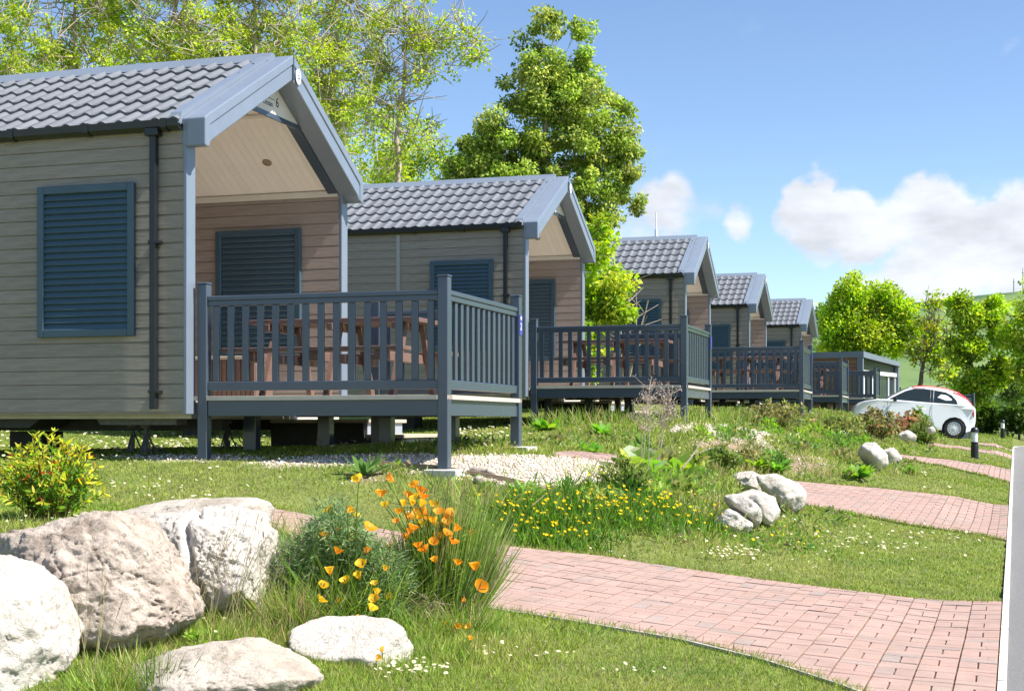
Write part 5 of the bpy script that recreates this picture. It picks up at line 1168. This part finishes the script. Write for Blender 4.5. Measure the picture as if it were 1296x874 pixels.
# ------------------------------------------------------------------ garden plants
def wrap(name, label, cat, base, group=None):
    return tag(empty(name, tuple(base)), label, cat, group)
def leafpart(root, name, parts, m='leaf'):
    V, q, t, c = join(parts); return link(name, mesh_np(name, V, q, t, c, M[m]), root)
def dome(n, h, r, low=.25, g=rng):
    a = g.uniform(0, 2*np.pi, n); u = g.random(n)**.6; z = h*np.sqrt(np.maximum(0, 1-(u*.92)**2))*g.uniform(1-low, 1.05, n)
    return np.stack([np.cos(a)*u*r, np.sin(a)*u*r, z], 1)
LEAFP = lambda t: np.sin(np.pi*np.clip(t*.86+.10, 0, 1))
ROUNDP = lambda t: np.sin(np.pi*np.clip(t*.8+.14, 0, 1))**.6
def leafy(name, label, cat, base, h, r, nstem, lps, ll, lw, cols, low=.25, tipcols=None, stemcol=(.12, .16, .04), up=.6, start=.3, seed=0, group=None, red=None, sink=.02):
    root = wrap(name, label, cat, base, group); tips = dome(nstem, h, r, low); b0 = tips*np.array([.22, .22, 0])+rng.normal(0, .015, (nstem, 3))*np.array([1, 1, 0])-np.array([0, 0, sink])
    mid = b0*.5+tips*np.array([.4, .4, .62]); st = [(bez(b0[i], mid[i], tips[i], 5), np.linspace(.006, .0025, 5)*(.6+h)) for i in range(nstem)]
    V, Q = tubes_np(st, 4); sc = colvar(stemcol, len(V), .1); link('stem', mesh_np('stem', V, Q, None, sc, M['leaf'], True), root)
    n = nstem*lps; si = np.repeat(np.arange(nstem), lps); t = start+(1-start)*rng.random(n)**.75; t = t[:, None]
    P = (1-t)**2*b0[si]+2*t*(1-t)*mid[si]+t*t*tips[si]; ax = nrm(tips[si]-b0[si]); rad = nrm(np.cross(ax, rng.normal(size=(n, 3)))); D = nrm(rad+ax*up)
    C = colvar(cols, n, .2); 
    if tipcols is not None:
        k = (t[:, 0] > .8) & (rng.random(n) < .8); C[k] = colvar(tipcols, int(k.sum()), .15)
    if red is not None:
        k = rng.random(n) < red[0]; C[k] = colvar(red[1], int(k.sum()), .2)
    L_ = ll*rng.uniform(.6, 1.25, n); leafpart(root, 'foliage', [blades(P, D, L_, L_*lw, L_*.25, C, 3, LEAFP)]); return root
def rosette(name, label, base, n, ll, lw, cols, cat='weed', lift=.9, group=None, droop=.35, prof=LEAFP):
    root = wrap(name, label, cat, base, group); a = rng.uniform(0, 2*np.pi, n); D = np.stack([np.cos(a), np.sin(a), rng.uniform(.3, 1.4, n)*lift], 1); L_ = ll*rng.uniform(.55, 1.15, n)
    P = np.stack([np.cos(a), np.sin(a), 0*a], 1)*.02; side = np.stack([-np.sin(a), np.cos(a), rng.normal(0, .3, n)], 1); face = np.cross(nrm(D), side)
    leafpart(root, 'foliage', [blades(P, D, L_, L_*lw, L_*droop, colvar(cols, n, .15), 5, prof, face)]); return root
def tussock(P, n, h, r, cols, w=.004, lean=.45):
    a = rng.normal(0, r, (n, 2)); B = np.stack([P[0]+a[:, 0], P[1]+a[:, 1], np.full(n, P[2]-.01)], 1); D = np.stack([rng.normal(0, lean, n)+a[:, 0]/max(r, .01)*.25, rng.normal(0, lean, n)+a[:, 1]/max(r, .01)*.25, np.ones(n)], 1); L_ = h*rng.uniform(.5, 1.2, n)
    return blades(B, D, L_, np.full(n, w)*rng.uniform(.7, 1.3, n), L_*rng.uniform(.05, .55, n), colvar(cols, n, .2), 4)
GR = [(.25, .36, .05), (.19, .31, .045), (.34, .41, .09), (.13, .24, .04)]; STRAW = [(.50, .42, .22), (.42, .33, .17), (.36, .30, .13)]; RICH = [(.12, .29, .035), (.17, .35, .045), (.23, .40, .05)]; GREY = [(.25, .35, .18), (.18, .29, .12), (.31, .40, .18)]

# spurge-like shrub behind the brown boulder
leafy('spurge_shrub', 'bushy yellow-green shrub with reddish stems behind the boulders at the left', 'shrub', hit(48, 660)+np.array([0, .2, 0]), .56, .36, 120, 26, .055, .24, [(.20, .36, .04), (.28, .44, .045), (.13, .27, .04)], .45, [(.62, .62, .07), (.70, .60, .08), (.48, .56, .06)], (.22, .20, .06), .7, .25, red=(.035, [(.5, .10, .05)]))

# orange poppies on the low rock
def petal_mesh(name, openness, m):
    V = []; F_ = []; 
    for k in range(4):
        a0 = k*math.pi/2; b = len(V)
        for i in range(4):
            t = i/3; rr = (.10+.90*t**.8)*openness; z = t*(1.75-.75*openness)
            for j in range(5):
                s_ = (j/4-.5)*2; an = a0+s_*(.30+.62*t); wob = .06*math.sin(7*s_+k)*t
                V.append((rr*math.cos(an)*(1-.06*s_*s_), rr*math.sin(an)*(1-.06*s_*s_), z+wob-.10*abs(s_)*t+.02*k))
        F_ += [(b+i*5+j, b+i*5+j+1, b+(i+1)*5+j+1, b+(i+1)*5+j) for i in range(3) for j in range(4)]
    me = bpy.data.meshes.new(name); me.from_pydata(V, [], F_); me.materials.append(m)
    for p in me.polygons: p.use_smooth = True
    return me
def petmat(name, c, c2):
    m = bpy.data.materials.new(name); m.use_nodes = True; nt = m.node_tree; N = nt.nodes.new; L = nt.links.new; b = nt.nodes['Principled BSDF']; b.inputs['Roughness'].default_value = .6
    tc = N('ShaderNodeTexCoord'); g = N('ShaderNodeSeparateXYZ'); L(tc.outputs['Object'], g.inputs[0]); mr = N('ShaderNodeMapRange'); mr.inputs[1].default_value = .1; mr.inputs[2].default_value = .75; L(g.outputs['Z'], mr.inputs[0])
    mx = N('ShaderNodeMix'); mx.data_type = 'RGBA'; mx.inputs['A'].default_value = (*c2, 1); mx.inputs['B'].default_value = (*c, 1); L(mr.outputs[0], mx.inputs['Factor'])
    oi = N('ShaderNodeObjectInfo'); hv = N('ShaderNodeHueSaturation'); m2 = N('ShaderNodeMapRange'); m2.inputs[3].default_value = .485; m2.inputs[4].default_value = .512; L(oi.outputs['Random'], m2.inputs[0]); L(m2.outputs[0], hv.inputs['Hue']); L(mx.outputs['Result'], hv.inputs['Color'])
    L(hv.outputs[0], b.inputs['Base Color']); t = N('ShaderNodeBsdfTranslucent'); L(hv.outputs[0], t.inputs[0]); sh = N('ShaderNodeMixShader'); sh.inputs[0].default_value = .4; L(b.outputs[0], sh.inputs[1]); L(t.outputs[0], sh.inputs[2]); L(sh.outputs[0], nt.nodes['Material Output'].inputs[0]); return m
OR = petmat('orange_petal', (.92, .40, .010), (.90, .26, .006)); YE = petmat('golden_petal', (.95, .58, .02), (.92, .40, .01))
def poppies():
    fl = [(428,128,1),(525,118,1),(507,180,1.1),(525,220,1.1),(628,148,1),(600,183,1),(630,188,1),(655,190,1),(645,170,1),(610,213,1),(640,245,1.1),(670,240,1.1),(630,255,1),(710,240,1),(760,250,1.25),(695,280,1.1),(725,295,1.1),(735,315,1),(655,285,1),(757,345,1),(785,365,1.2),(822,318,1.1),(665,373,1.1),(725,372,.85),(840,440,1.3),(850,505,1.3),(540,373,1.3),(310,328,1.2),(328,235,1.05),(388,235,1.05),(418,255,.9),(460,298,1.3),(405,332,1),(605,312,.85),(440,428,1),(328,455,1.05),(385,482,.95),(432,470,1),(485,490,.7),(490,528,.9),(483,547,.9),(525,540,1),(290,548,1),(512,600,1.1),(405,665,.9),(550,690,.8),(512,768,.8),(490,795,.7),(735,665,.55),(778,680,.7),(820,675,.6),(820,718,.6),(560,270,.6),(615,300,1),(690,215,1),(655,325,1),(710,330,1.1),(585,215,.9),(675,265,1),(740,275,1),(765,300,1),(600,260,1),(690,345,.9),(645,215,1),(570,240,.9),(775,420,.9),(700,410,.9),(350,380,.9),(300,500,.9),(455,380,.9),(365,300,.8),(520,440,.9),(470,580,.9),(360,560,.9),(430,620,.9),(590,330,.9),(640,360,.9),(545,345,.5),(790,548,.6)]
    bR = hit(565, 790)+np.array([.0, .25, 0]); bL = hit(425, 800)+np.array([0, .3, 0])
    Rr = wrap('poppy_plant', 'tall orange poppies leaning over the brick path on long thin green stems', 'poppies', bR, 'orange poppies by the brick path'); Lr = wrap('poppy_plant', 'feathery grey-green poppy mound with golden flowers above the low white rock', 'poppies', bL, 'orange poppies by the brick path')
    P1, P2m = petal_mesh('flower', 1.0, OR), petal_mesh('flower', .72, YE); P3, P4 = petal_mesh('flower', .8, OR), petal_mesh('flower', 1.0, YE)
    stems = {0: [], 1: []}
    for i, (zx, zy, sc) in enumerate(fl):
        px, py = 300+zx/2.782, 560+zy/2.782; right = zx > 495 and zy < 650; root, b = (Rr, bR) if right else (Lr, bL)
        yel = zy > 420 and zx < 560 or (zx in (328, 388, 418, 405) ) or (zx < 700 and zy < 290 and i % 3 == 0)
        Y = b[1]+rng.uniform(-.42, .0)+(.12 if zy < 200 else 0)-(.18 if zy > 420 else 0); p = at(px, py+4, Y)
        if zy > 655 and sc < .85: p = hit(px, py+6)+np.array([0, 0, .06])
        me = (P2m if i % 2 else P4) if yel else (P1 if i % 3 else P3)
        o = link('flower', me, root, tuple(p-np.asarray(root.location))); r_ = .033*sc; o.scale = (r_, r_, r_*rng.uniform(.8, 1.15)); o.rotation_euler = (rng.normal(.35, .35), rng.normal(.15, .35), rng.uniform(0, 6.3))
        q = np.array([b[0]+(p[0]-b[0])*.22+rng.normal(0, .03), b[1]+(p[1]-b[1])*.3, b[2]]) if p[2]-b[2] > .12 else np.array([p[0], p[1], p[2]-.07])
        stems[int(right)].append((bez(q, np.array([(q[0]*.65+p[0]*.35), (q[1]+p[1])/2, q[2]+(p[2]-q[2])*.65]), p, 7), np.linspace(.0045, .0028, 7)))
    # long thin stems and seed pods of the right-hand plant
    n = 1900; a = rng.uniform(0, 2*np.pi, n); u = rng.random(n)**.6; B = bR+np.stack([np.cos(a)*u*.22-.04, np.sin(a)*u*.17, np.zeros(n)], 1); T = bR+np.stack([np.cos(a)*u*.34+.0+rng.normal(0, .05, n), np.sin(a)*u*.25, .52+.34*rng.random(n)-.26*u*u], 1)
    T[:, 0] += np.maximum(0, rng.normal(.0, .055, n))
    L_ = np.linalg.norm(T-B, axis=1); leaf = [blades(B-bR, T-B, L_, np.full(n, .0062)*rng.uniform(.6, 1.4, n), L_*.10, colvar([(.23, .37, .06), (.31, .44, .09), (.13, .24, .05), (.46, .50, .18), (.52, .46, .24)], n, .3), 4, lambda t: 1-.3*t)]
    # short feathery leaves on the stems
    m = 6500; k = rng.integers(0, n, m); t = rng.uniform(.15, .8, m)[:, None]; Pp = B[k]+(T-B)[k]*t-bR; leaf.append(blades(Pp, rng.normal(0, 1, (m, 3))+np.array([0, 0, .7]), rng.uniform(.03, .07, m), np.full(m, .0035), np.full(m, .008), colvar([(.20, .32, .07), (.14, .25, .06), (.26, .36, .10)], m, .2), 2)); leafpart(Rr, 'foliage', leaf)
    pods = [(T[j]-bR+np.array([0, 0, -.01]), ) for j in range(0, n, 12)]; V, q, tt, c = blades(np.array([p[0] for p in pods]), np.tile(np.array([.35, -.05, 1.]), (len(pods), 1))+rng.normal(0, .2, (len(pods), 3)), rng.uniform(.05, .09, len(pods)), np.full(len(pods), .006), np.zeros(len(pods)), colvar([(.16, .18, .07)], len(pods)), 3, LEAFP); tag(link('seed_pod', mesh_np('seed_pod', V, q, tt, c, M['leaf']), Rr), kind='stuff')
    # feathery mound
    n = 17000; u_ = nrm(rng.normal(size=(n, 3))); u_[:, 2] = np.abs(u_[:, 2]); P = u_*(rng.random((n, 1))**.4)*np.array([.17, .15, .26])+rng.normal(0, .02, (n, 3)); lob = np.array([(-.22, 0, .05), (.0, .05, .12), (.20, .0, .02), (-.12, -.02, .28), (.10, .03, .34), (-.28, .06, .22), (.02, -.06, .44), (.26, .05, .22)]); P += lob[rng.integers(0, 8, n)]; P[:, 0] += P[:, 2]*-.10; P[:, 2] -= .02
    leafpart(Lr, 'foliage', [blades(P, u_+rng.normal(0, .7, (n, 3)), rng.uniform(.025, .06, n), np.full(n, .0058), np.full(n, .004), colvar(GREY+[(.13, .22, .06)], n, .22), 2), tussock(np.array([0, 0, 0]), 600, .62, .16, GR, .0045, .5)])
    for key, root in ((1, Rr), (0, Lr)):
        V, Q = tubes_np(stems[key], 4); V = V-np.asarray(root.location); tag(link('stem', mesh_np('stem', V, Q, None, colvar((.16, .25, .05), len(V), .05), M['leaf'], True), root), kind='stuff')
    # dry thatch below the plants
    n = 420; B = np.stack([bR[0]-.16+rng.normal(0, .07, n), bR[1]-.22+rng.normal(0, .05, n), bR[2]+.08+rng.normal(0, .05, n)], 1); tag(link('dry_thatch', mesh_np('dry_thatch', *blades(B, np.stack([rng.normal(.5, .5, n), rng.normal(-.1, .3, n), rng.normal(-.5, .35, n)], 1), rng.uniform(.08, .2, n), np.full(n, .003), np.full(n, .02), colvar([(.30, .22, .16), (.40, .31, .22), (.22, .16, .12)], n), 2), M['dryplant'])), kind='stuff')
poppies()

# yellow flowers on the bank above the path
def yellow_patch(label, pts, spread, nfl, seed, hgt=.2, group=None):
    c = np.mean([hit(*p) for p in pts], axis=0); root = wrap('yellow_flowers', label, 'flowers', c, group); n = nfl*26
    k = rng.integers(0, len(pts), n); P = np.array([hit(*p) for p in pts])[k]; P[:, :2] += rng.normal(0, spread, (n, 2)); P = P[~inany(P[:, 0], P[:, 1], PATHS)]; n = len(P); P[:, 2] = zg(P[:, 0], P[:, 1])-.01
    D = np.stack([rng.normal(0, .5, n), rng.normal(0, .5, n), np.ones(n)], 1); L_ = hgt*rng.uniform(.35, 1., n)
    leafpart(root, 'foliage', [blades(P-c, D, L_, np.full(n, .011), L_*.3, colvar([(.10, .22, .03), (.15, .28, .035), (.07, .16, .025), (.2, .3, .05)], n, .2), 3, LEAFP)])
    m = nfl; F0 = P[:m]+nrm(D[:m])*(L_[:m]*.9+.05)[:, None]; r = rng.uniform(.012, .021, m); an = np.arange(10)*2*np.pi/10; rad = np.where(np.arange(10) % 2, .62, 1.)
    up = nrm(np.stack([rng.normal(.25, .35, m), rng.normal(-.55, .35, m), np.ones(m)], 1)); e1 = nrm(np.cross(up, np.array([0, 1., .1]))); e2 = np.cross(up, e1)
    ring = F0[:, None]+r[:, None, None]*rad[None, :, None]*(e1[:, None]*np.cos(an)[None, :, None]+e2[:, None]*np.sin(an)[None, :, None])+up[:, None]*(r*.3)[:, None, None]
    V = np.concatenate([F0[:, None], ring], 1).reshape(-1, 3)-c; tri = np.array([[0, 1+i, 1+(i+1) % 10] for i in range(10)]); T = ((np.arange(m)*11)[:, None, None]+tri[None]).reshape(-1, 3)
    tag(link('blossoms', mesh_np('blossoms', V, None, T, np.repeat(colvar([(.85, .55, .01), (.88, .62, .02)], m, .08, .02), 11, 0), M['petal']), root), kind='stuff')
yellow_patch('broad patch of small yellow flowers on the bank just above the brick path', [(660,662),(690,650),(720,668),(650,680),(700,690),(740,660),(680,672)], .22, 120, 1)
yellow_patch('smaller bright cluster of yellow flowers left of the white rock row', [(770,650),(800,655),(830,650),(790,640),(850,662)], .24, 110, 2, .22)
yellow_patch('few yellow dandelions in the lawn below the white rock row', [(985,682),(1000,690),(1020,678),(960,690)], .25, 16, 3, .08)
leafy('dark_shrub', 'dark green upright shrub with a few yellow flowers at the gravel edge', 'shrub', hit(788, 628), .36, .26, 46, 24, .05, .3, [(.045, .095, .02), (.08, .15, .03), (.13, .20, .04)], .35, [(.22, .27, .07)], up=1.0, start=.12)
rosette('dock_plant', 'broad-leaved dock at the gravel in front of the nearest deck', hit(461, 603), 22, .28, .24, [(.13, .25, .07), (.18, .31, .09), (.22, .33, .13)], lift=1.1)
# bank weeds that stand out one by one
gw = 'leafy weeds on the bank'
for (px, py, n, ll, lb, cols) in ((690, 545, 40, .30, 'bright low leafy weed by the left post of the second deck', RICH), (765, 550, 30, .26, 'leafy weed under the middle of the second deck', RICH), (985, 598, 40, .28, 'bright green broad weed above the second brick path', RICH), (958, 592, 26, .26, 'yellowish broad weed left of the bright one above the second path', [(.22, .36, .04), (.3, .4, .05)]),
    (1085, 606, 44, .34, 'big leafy weed in front of the paired white rocks', RICH), (1150, 600, 30, .26, 'light green weed right of the paired white rocks', [(.2, .36, .04), (.14, .3, .04)]), (875, 590, 34, .30, 'leafy weed behind the leaning dead stick', [(.14, .24, .04), (.2, .3, .06)]), (920, 548, 60, .26, 'round leafy weed on the gravel before the third deck', [(.10, .22, .05), (.15, .27, .06)]), (745, 573, 30, .24, 'low weed at the edge of the small paved pad', RICH)):
    rosette('leafy_weed', lb, hit(px, py), n, ll, .3, cols, group=gw, droop=.45)
leafy('woody_weed', 'yellow-green bushy weed right of the dead seed stalks', 'shrub', hit(912, 596), .36, .34, 50, 18, .06, .4, [(.17, .25, .05), (.25, .31, .07), (.11, .18, .04)], .3)
# big soft leaves and dead stalks
rosette('burdock_plant', 'large pale soft leaves at the foot of the dead seed stalks', hit(808, 600)+np.array([0, .1, 0]), 34, .42, .55, [(.26, .38, .06), (.18, .30, .05), (.36, .44, .10), (.34, .42, .26)], lift=1.6, droop=.45, prof=ROUNDP)
rosette('burdock_plant', 'second clump of yellow-green soft leaves right of the seed stalks', hit(865, 606)+np.array([0, .1, 0]), 22, .36, .55, [(.30, .42, .05), (.20, .32, .05)], lift=1.6, droop=.45, prof=ROUNDP)
def dead_stalks(label, base, h, n, seed, px_lean=0, spread=.25):
    g = np.random.default_rng(seed); root = wrap('dead_stalk', label, 'dead stalk', base, 'dead stalks on the bank'); br = []; tips = []
    for i in range(n):
        b0 = np.array([g.normal(0, .03), g.normal(0, .03), -.02]); t = b0+np.array([px_lean+g.normal(0, spread*.35), g.normal(0, spread*.35), h*g.uniform(.75, 1.0)]); c = bez(b0, (b0+t)/2+g.normal(0, .03, 3), t, 9); br.append((c, np.linspace(.007, .003, 9)))
        for k in range(26):
            a = c[int(g.integers(5, 9))]; e = a+np.array([g.normal(0, .09), g.normal(0, .09), g.uniform(.02, .16)]); br.append((bez(a, (a+e)/2+np.array([0, 0, -.015]), e, 4), np.linspace(.0028, .0016, 4))); tips.append(e)
    V, Q = tubes_np(br, 4); link('stem', mesh_np('stem', V, Q, None, colvar((.50, .41, .33), len(V), .05), M['dryplant'], True), root)
    tips = np.array(tips); idx = np.repeat(np.arange(len(tips)), 6); P = tips[idx]+g.normal(0, .014, (len(idx), 3)); m = len(idx); leafpart(root, 'seed_head', [cards(P, g.normal(size=(m, 3)), g.normal(size=(m, 3)), g.uniform(.012, .024, m), g.uniform(.006, .012, m), colvar([(.50, .40, .36), (.42, .32, .28), (.58, .50, .44)], m, .15))], 'dryplant')
dead_stalks('left and taller of two dead pinkish-grey seed stalks before the second deck', hit(812, 602), 1.02, 3, 3, .0, .14); dead_stalks('right and shorter of two dead pinkish-grey seed stalks before the second deck', hit(830, 602), .92, 3, 4, .1, .14)
p = hit(850, 606); root = wrap('leaning_stick', 'pale dead stick leaning to the right beside the soft leaves', 'stick', p); mb = MB(); e = at(893, 552, p[1]+.2)-p
mb.tube([(0, 0, -.03), tuple(e*.5+np.array([.01, 0, -.02])), tuple(e)], [.013, .010, .006], 6); mb.tube([tuple(e*.55), tuple(e*.9+np.array([.12, 0, -.08]))], [.006, .003], 5); mb.build('twig', M['bark'], root)
def bare_shrub():
    b = ground_at(788, 30.5); g = np.random.default_rng(9); br = []
    for i in range(9):
        t = np.array([g.normal(.0, .28), g.normal(0, .2), g.uniform(1.5, 2.8)]); c = bez(np.zeros(3), t*.5+g.normal(0, .1, 3), t, 9); br.append((c, np.linspace(.022, .006, 9)))
        for k in range(5):
            a = c[int(g.integers(4, 9))]; e = a+np.array([g.normal(0, .25), g.normal(0, .2), g.uniform(.0, .4)]); br.append((bez(a, (a+e)/2, e, 4), np.linspace(.009, .004, 4)))
    e = np.array([.62, -.1, 1.75]); br.append((bez(np.array([.1, 0, 1.6]), np.array([.35, 0, 1.72]), e, 5), np.linspace(.014, .006, 5)))
    V, Q = tubes_np(br, 5); root = wrap('bare_shrub', 'leafless twiggy shrub in front of the third cabin window', 'shrub', b); tag(link('stem', mesh_np('stem', V, Q, None, None, M['bark'], True), root), kind='stuff')
bare_shrub()
# growth around the car
leafy('reddish_shrub', 'reddish-brown bushy shrub hiding the middle of the white car', 'shrub', hit(1150, 553), .62, .60, 70, 20, .11, .5, [(.30, .14, .09), (.22, .20, .06), (.38, .20, .13)], .35, [(.45, .22, .15), (.3, .26, .08)])
leafy('green_shrub', 'green top of a shrub behind the reddish one, before the car door', 'shrub', hit(1162, 551), .74, .32, 30, 18, .12, .5, [(.12, .22, .04), (.2, .3, .05)], .2)
leafy('scrubby_weed', 'dull green scrubby weed in front of the car front wheel', 'shrub', hit(1108, 556), .70, .62, 70, 20, .10, .4, [(.22, .24, .07), (.30, .27, .11), (.15, .19, .05), (.36, .22, .14)], .5)
leafy('tall_weed', 'tall feathery green weed just right of the reddish shrub', 'weed', hit(1168, 562), .72, .40, 80, 26, .09, .16, [(.20, .28, .07), (.14, .22, .05), (.27, .32, .10)], .5, up=1.2)
leafy('scrubby_weed', 'pale scrubby weed on the bank below the fourth deck', 'shrub', hit(1065, 553), .5, .6, 60, 18, .09, .4, [(.26, .29, .08), (.34, .33, .12), (.18, .24, .06)], .5)
leafy('scrubby_weed', 'brown-tipped scrubby weed under the right end of the third deck', 'shrub', hit(985, 541), .55, .8, 60, 18, .09, .4, [(.20, .24, .07), (.36, .27, .16), (.28, .28, .09)], .5)
leafy('sprouting_weed', 'tiny fresh green sprout on the grass by the lichened boulder', 'weed', hit(246, 826), .10, .05, 9, 9, .045, .3, [(.25, .42, .04), (.32, .46, .06)], .2, start=.15)
# tussocks and long grass
def long_grass():
    parts = []
    def T(px, py, n, h, r, cols=GR, w=.004, lean=.4, dy=0.): 
        p = hit(px, py)+np.array([0, dy, 0]); p[2] = float(zg(p[0], p[1])); parts.append(tussock(p, n, h, r, cols, w, lean))
    T(180, 850, 300, .16, .09, GR+STRAW[:1]); T(120, 872, 160, .15, .08, GR); T(150, 868, 140, .13, .07, STRAW+GR); T(300, 800, 260, .16, .12, GR+STRAW); T(250, 812, 260, .16, .12, GR); T(340, 812, 200, .15, .1, GR+STRAW); T(360, 790, 300, .30, .07, STRAW+GR, .004); T(375, 800, 260, .34, .08, GR+STRAW); T(200, 872, 120, .20, .04, [(.10, .17, .03), (.16, .24, .05)]); T(530, 800, 220, .20, .10, GR); T(590, 800, 260, .22, .09, GR+STRAW[:1]); T(560, 830, 160, .14, .12, GR); T(330, 780, 160, .22, .08, GR+STRAW)
    T(400, 690, 200, .22, .16, GR+STRAW); T(360, 680, 160, .24, .1, STRAW+GR); T(30, 668, 160, .14, .2, STRAW+GR)
    for px, py in ((700, 540), (715, 538), (735, 536), (752, 536), (780, 536), (845, 538), (870, 540), (905, 534), (930, 536), (950, 534), (970, 536), (990, 534), (1040, 531), (1055, 530)): T(px, py, 90, .34, .25, GR+STRAW[:1], .011, .3)
    for px, py in ((840, 560), (820, 615), (760, 600), (880, 610), (935, 600), (1000, 575), (1040, 560), (1075, 570), (1095, 560), (1180, 560), (1120, 600), (900, 640), (870, 650), (600, 635), (560, 625), (1060, 600), (1020, 600)): T(px, py, 160, .20, .28, GR+STRAW, .008, .5)
    V, q, t, c = join(parts); tag(link('long_grass', mesh_np('long_grass', V, q, t, c, M['grass'])), kind='stuff')
    # thin seed stalks in front of the cracked boulder
    n = 46; br = []; hd = []
    for i in range(n):
        p = hit(rng.uniform(215, 352), rng.uniform(786, 806)); L_ = rng.uniform(.25, .62); e = p+np.array([rng.normal(.12, .10), rng.normal(-.02, .05), L_]); br.append((bez(p, (p+e)/2+np.array([-.04, 0, .05]), e, 7), np.linspace(.0018, .001, 7))); hd.append((e, e-p))
    for i in range(8):
        p = hit(rng.uniform(95, 130), rng.uniform(846, 866)); e = p+np.array([rng.normal(.03, .04), -.02, rng.uniform(.3, .5)]); br.append((bez(p, (p+e)/2, e, 6), np.linspace(.0018, .001, 6))); hd.append((e, e-p))
    V, Q = tubes_np(br, 4); E_ = np.array([h[0] for h in hd]); D_ = nrm(np.array([h[1] for h in hd])); k = np.repeat(np.arange(len(E_)), 14); t = rng.uniform(-.09, .01, len(k)); V2, q2, t2, c2 = blades(E_[k]+D_[k]*t[:, None], D_[k]+rng.normal(0, .25, (len(k), 3)), rng.uniform(.012, .03, len(k)), np.full(len(k), .0028), np.zeros(len(k)), colvar([(.36, .30, .22), (.28, .22, .18)], len(k)), 2)
    VV = np.concatenate([V, V2]); qq = np.concatenate([Q, q2+len(V)]); tag(link('seed_grass', mesh_np('seed_grass', VV, qq, t2+len(V), np.concatenate([colvar((.42, .38, .20), len(V)), c2]), M['dryplant'])), kind='stuff')
    # ground cover of the bank: small leaves
    n = 26000; Yb = np.exp(rng.uniform(math.log(11.5), math.log(44), n)); Xb = Yb*rng.uniform(-.10, .30, n); s, p = sp(Xb, Yb); a = np.array([mnoise.noise(Vector((x*1.3, y*.9, 5))) for x, y in zip(Xb, Yb)])
    ok = (p > 1.7) & (p < 6.0) & ~inany(Xb, Yb, PATHS+[gravel_a, gravel_b]) & (a > .02) & ~(inany(Xb, Yb, GRAVEL+bare) & (rng.random(n) > .12)) & (s > 11.8); Xb, Yb, a = Xb[ok], Yb[ok], a[ok]; n = len(Xb)
    P = np.stack([Xb, Yb, zg(Xb, Yb)+rng.uniform(0, .08, n)], 1); L_ = rng.uniform(.03, .08, n)*np.maximum(1, Yb/18); tag(link('ground_cover', mesh_np('ground_cover', *blades(P, np.stack([rng.normal(0, 1, n), rng.normal(0, 1, n), rng.uniform(.2, 1.2, n)], 1), L_, L_*.36, L_*.4, colvar([(.12, .22, .035), (.18, .27, .05), (.26, .30, .08), (.09, .17, .03), (.24, .20, .10)], n, .2), 3, LEAFP), M['leaf'])), kind='stuff')
long_grass()
def undergrowth():
    parts = []; g = np.random.default_rng(17); pal = [[(.16, .30, .05), (.22, .36, .06)], [(.28, .36, .08), (.36, .40, .12)], [(.12, .24, .05), (.17, .30, .06)], [(.34, .30, .14), (.26, .28, .09)], [(.24, .40, .05), (.32, .46, .07)]]
    for i in range(95):
        px, py = g.uniform(640, 1110), g.uniform(542, 640)
        lo = np.interp(px, [640, 900, 1110], [600, 560, 545]); py = g.uniform(lo-18, np.interp(px, [640, 800, 900, 960, 1110], [640, 650, 655, 600, 580]))
        h_ = hit(px, py); s_, p_ = sp(h_[0], h_[1])
        if inany(h_[:1], h_[1:2], PATHS+GRAVEL[:2])[0] or p_ < 1.9: continue
        n = 110; r = g.uniform(.10, .24); H = g.uniform(.10, .26); u = nrm(g.normal(size=(n, 3))); u[:, 2] = np.abs(u[:, 2]); P = h_+u*(g.random((n, 1))**.5)*np.array([r, r, H]); P[:, 2] -= .02
        L_ = g.uniform(.05, .11)*g.uniform(.6, 1.3, n)*max(1, h_[1]/22); parts.append(blades(P, u*.8+g.normal(0, .6, (n, 3))+np.array([0, 0, .4]), L_, L_*g.choice([.16, .35, .5]), L_*.35, colvar(pal[g.integers(0, 5)], n, .2), 3, LEAFP))
    V, q, t, c = join(parts); tag(link('undergrowth', mesh_np('undergrowth', V, q, t, c, M['leaf'])), kind='stuff')
undergrowth()
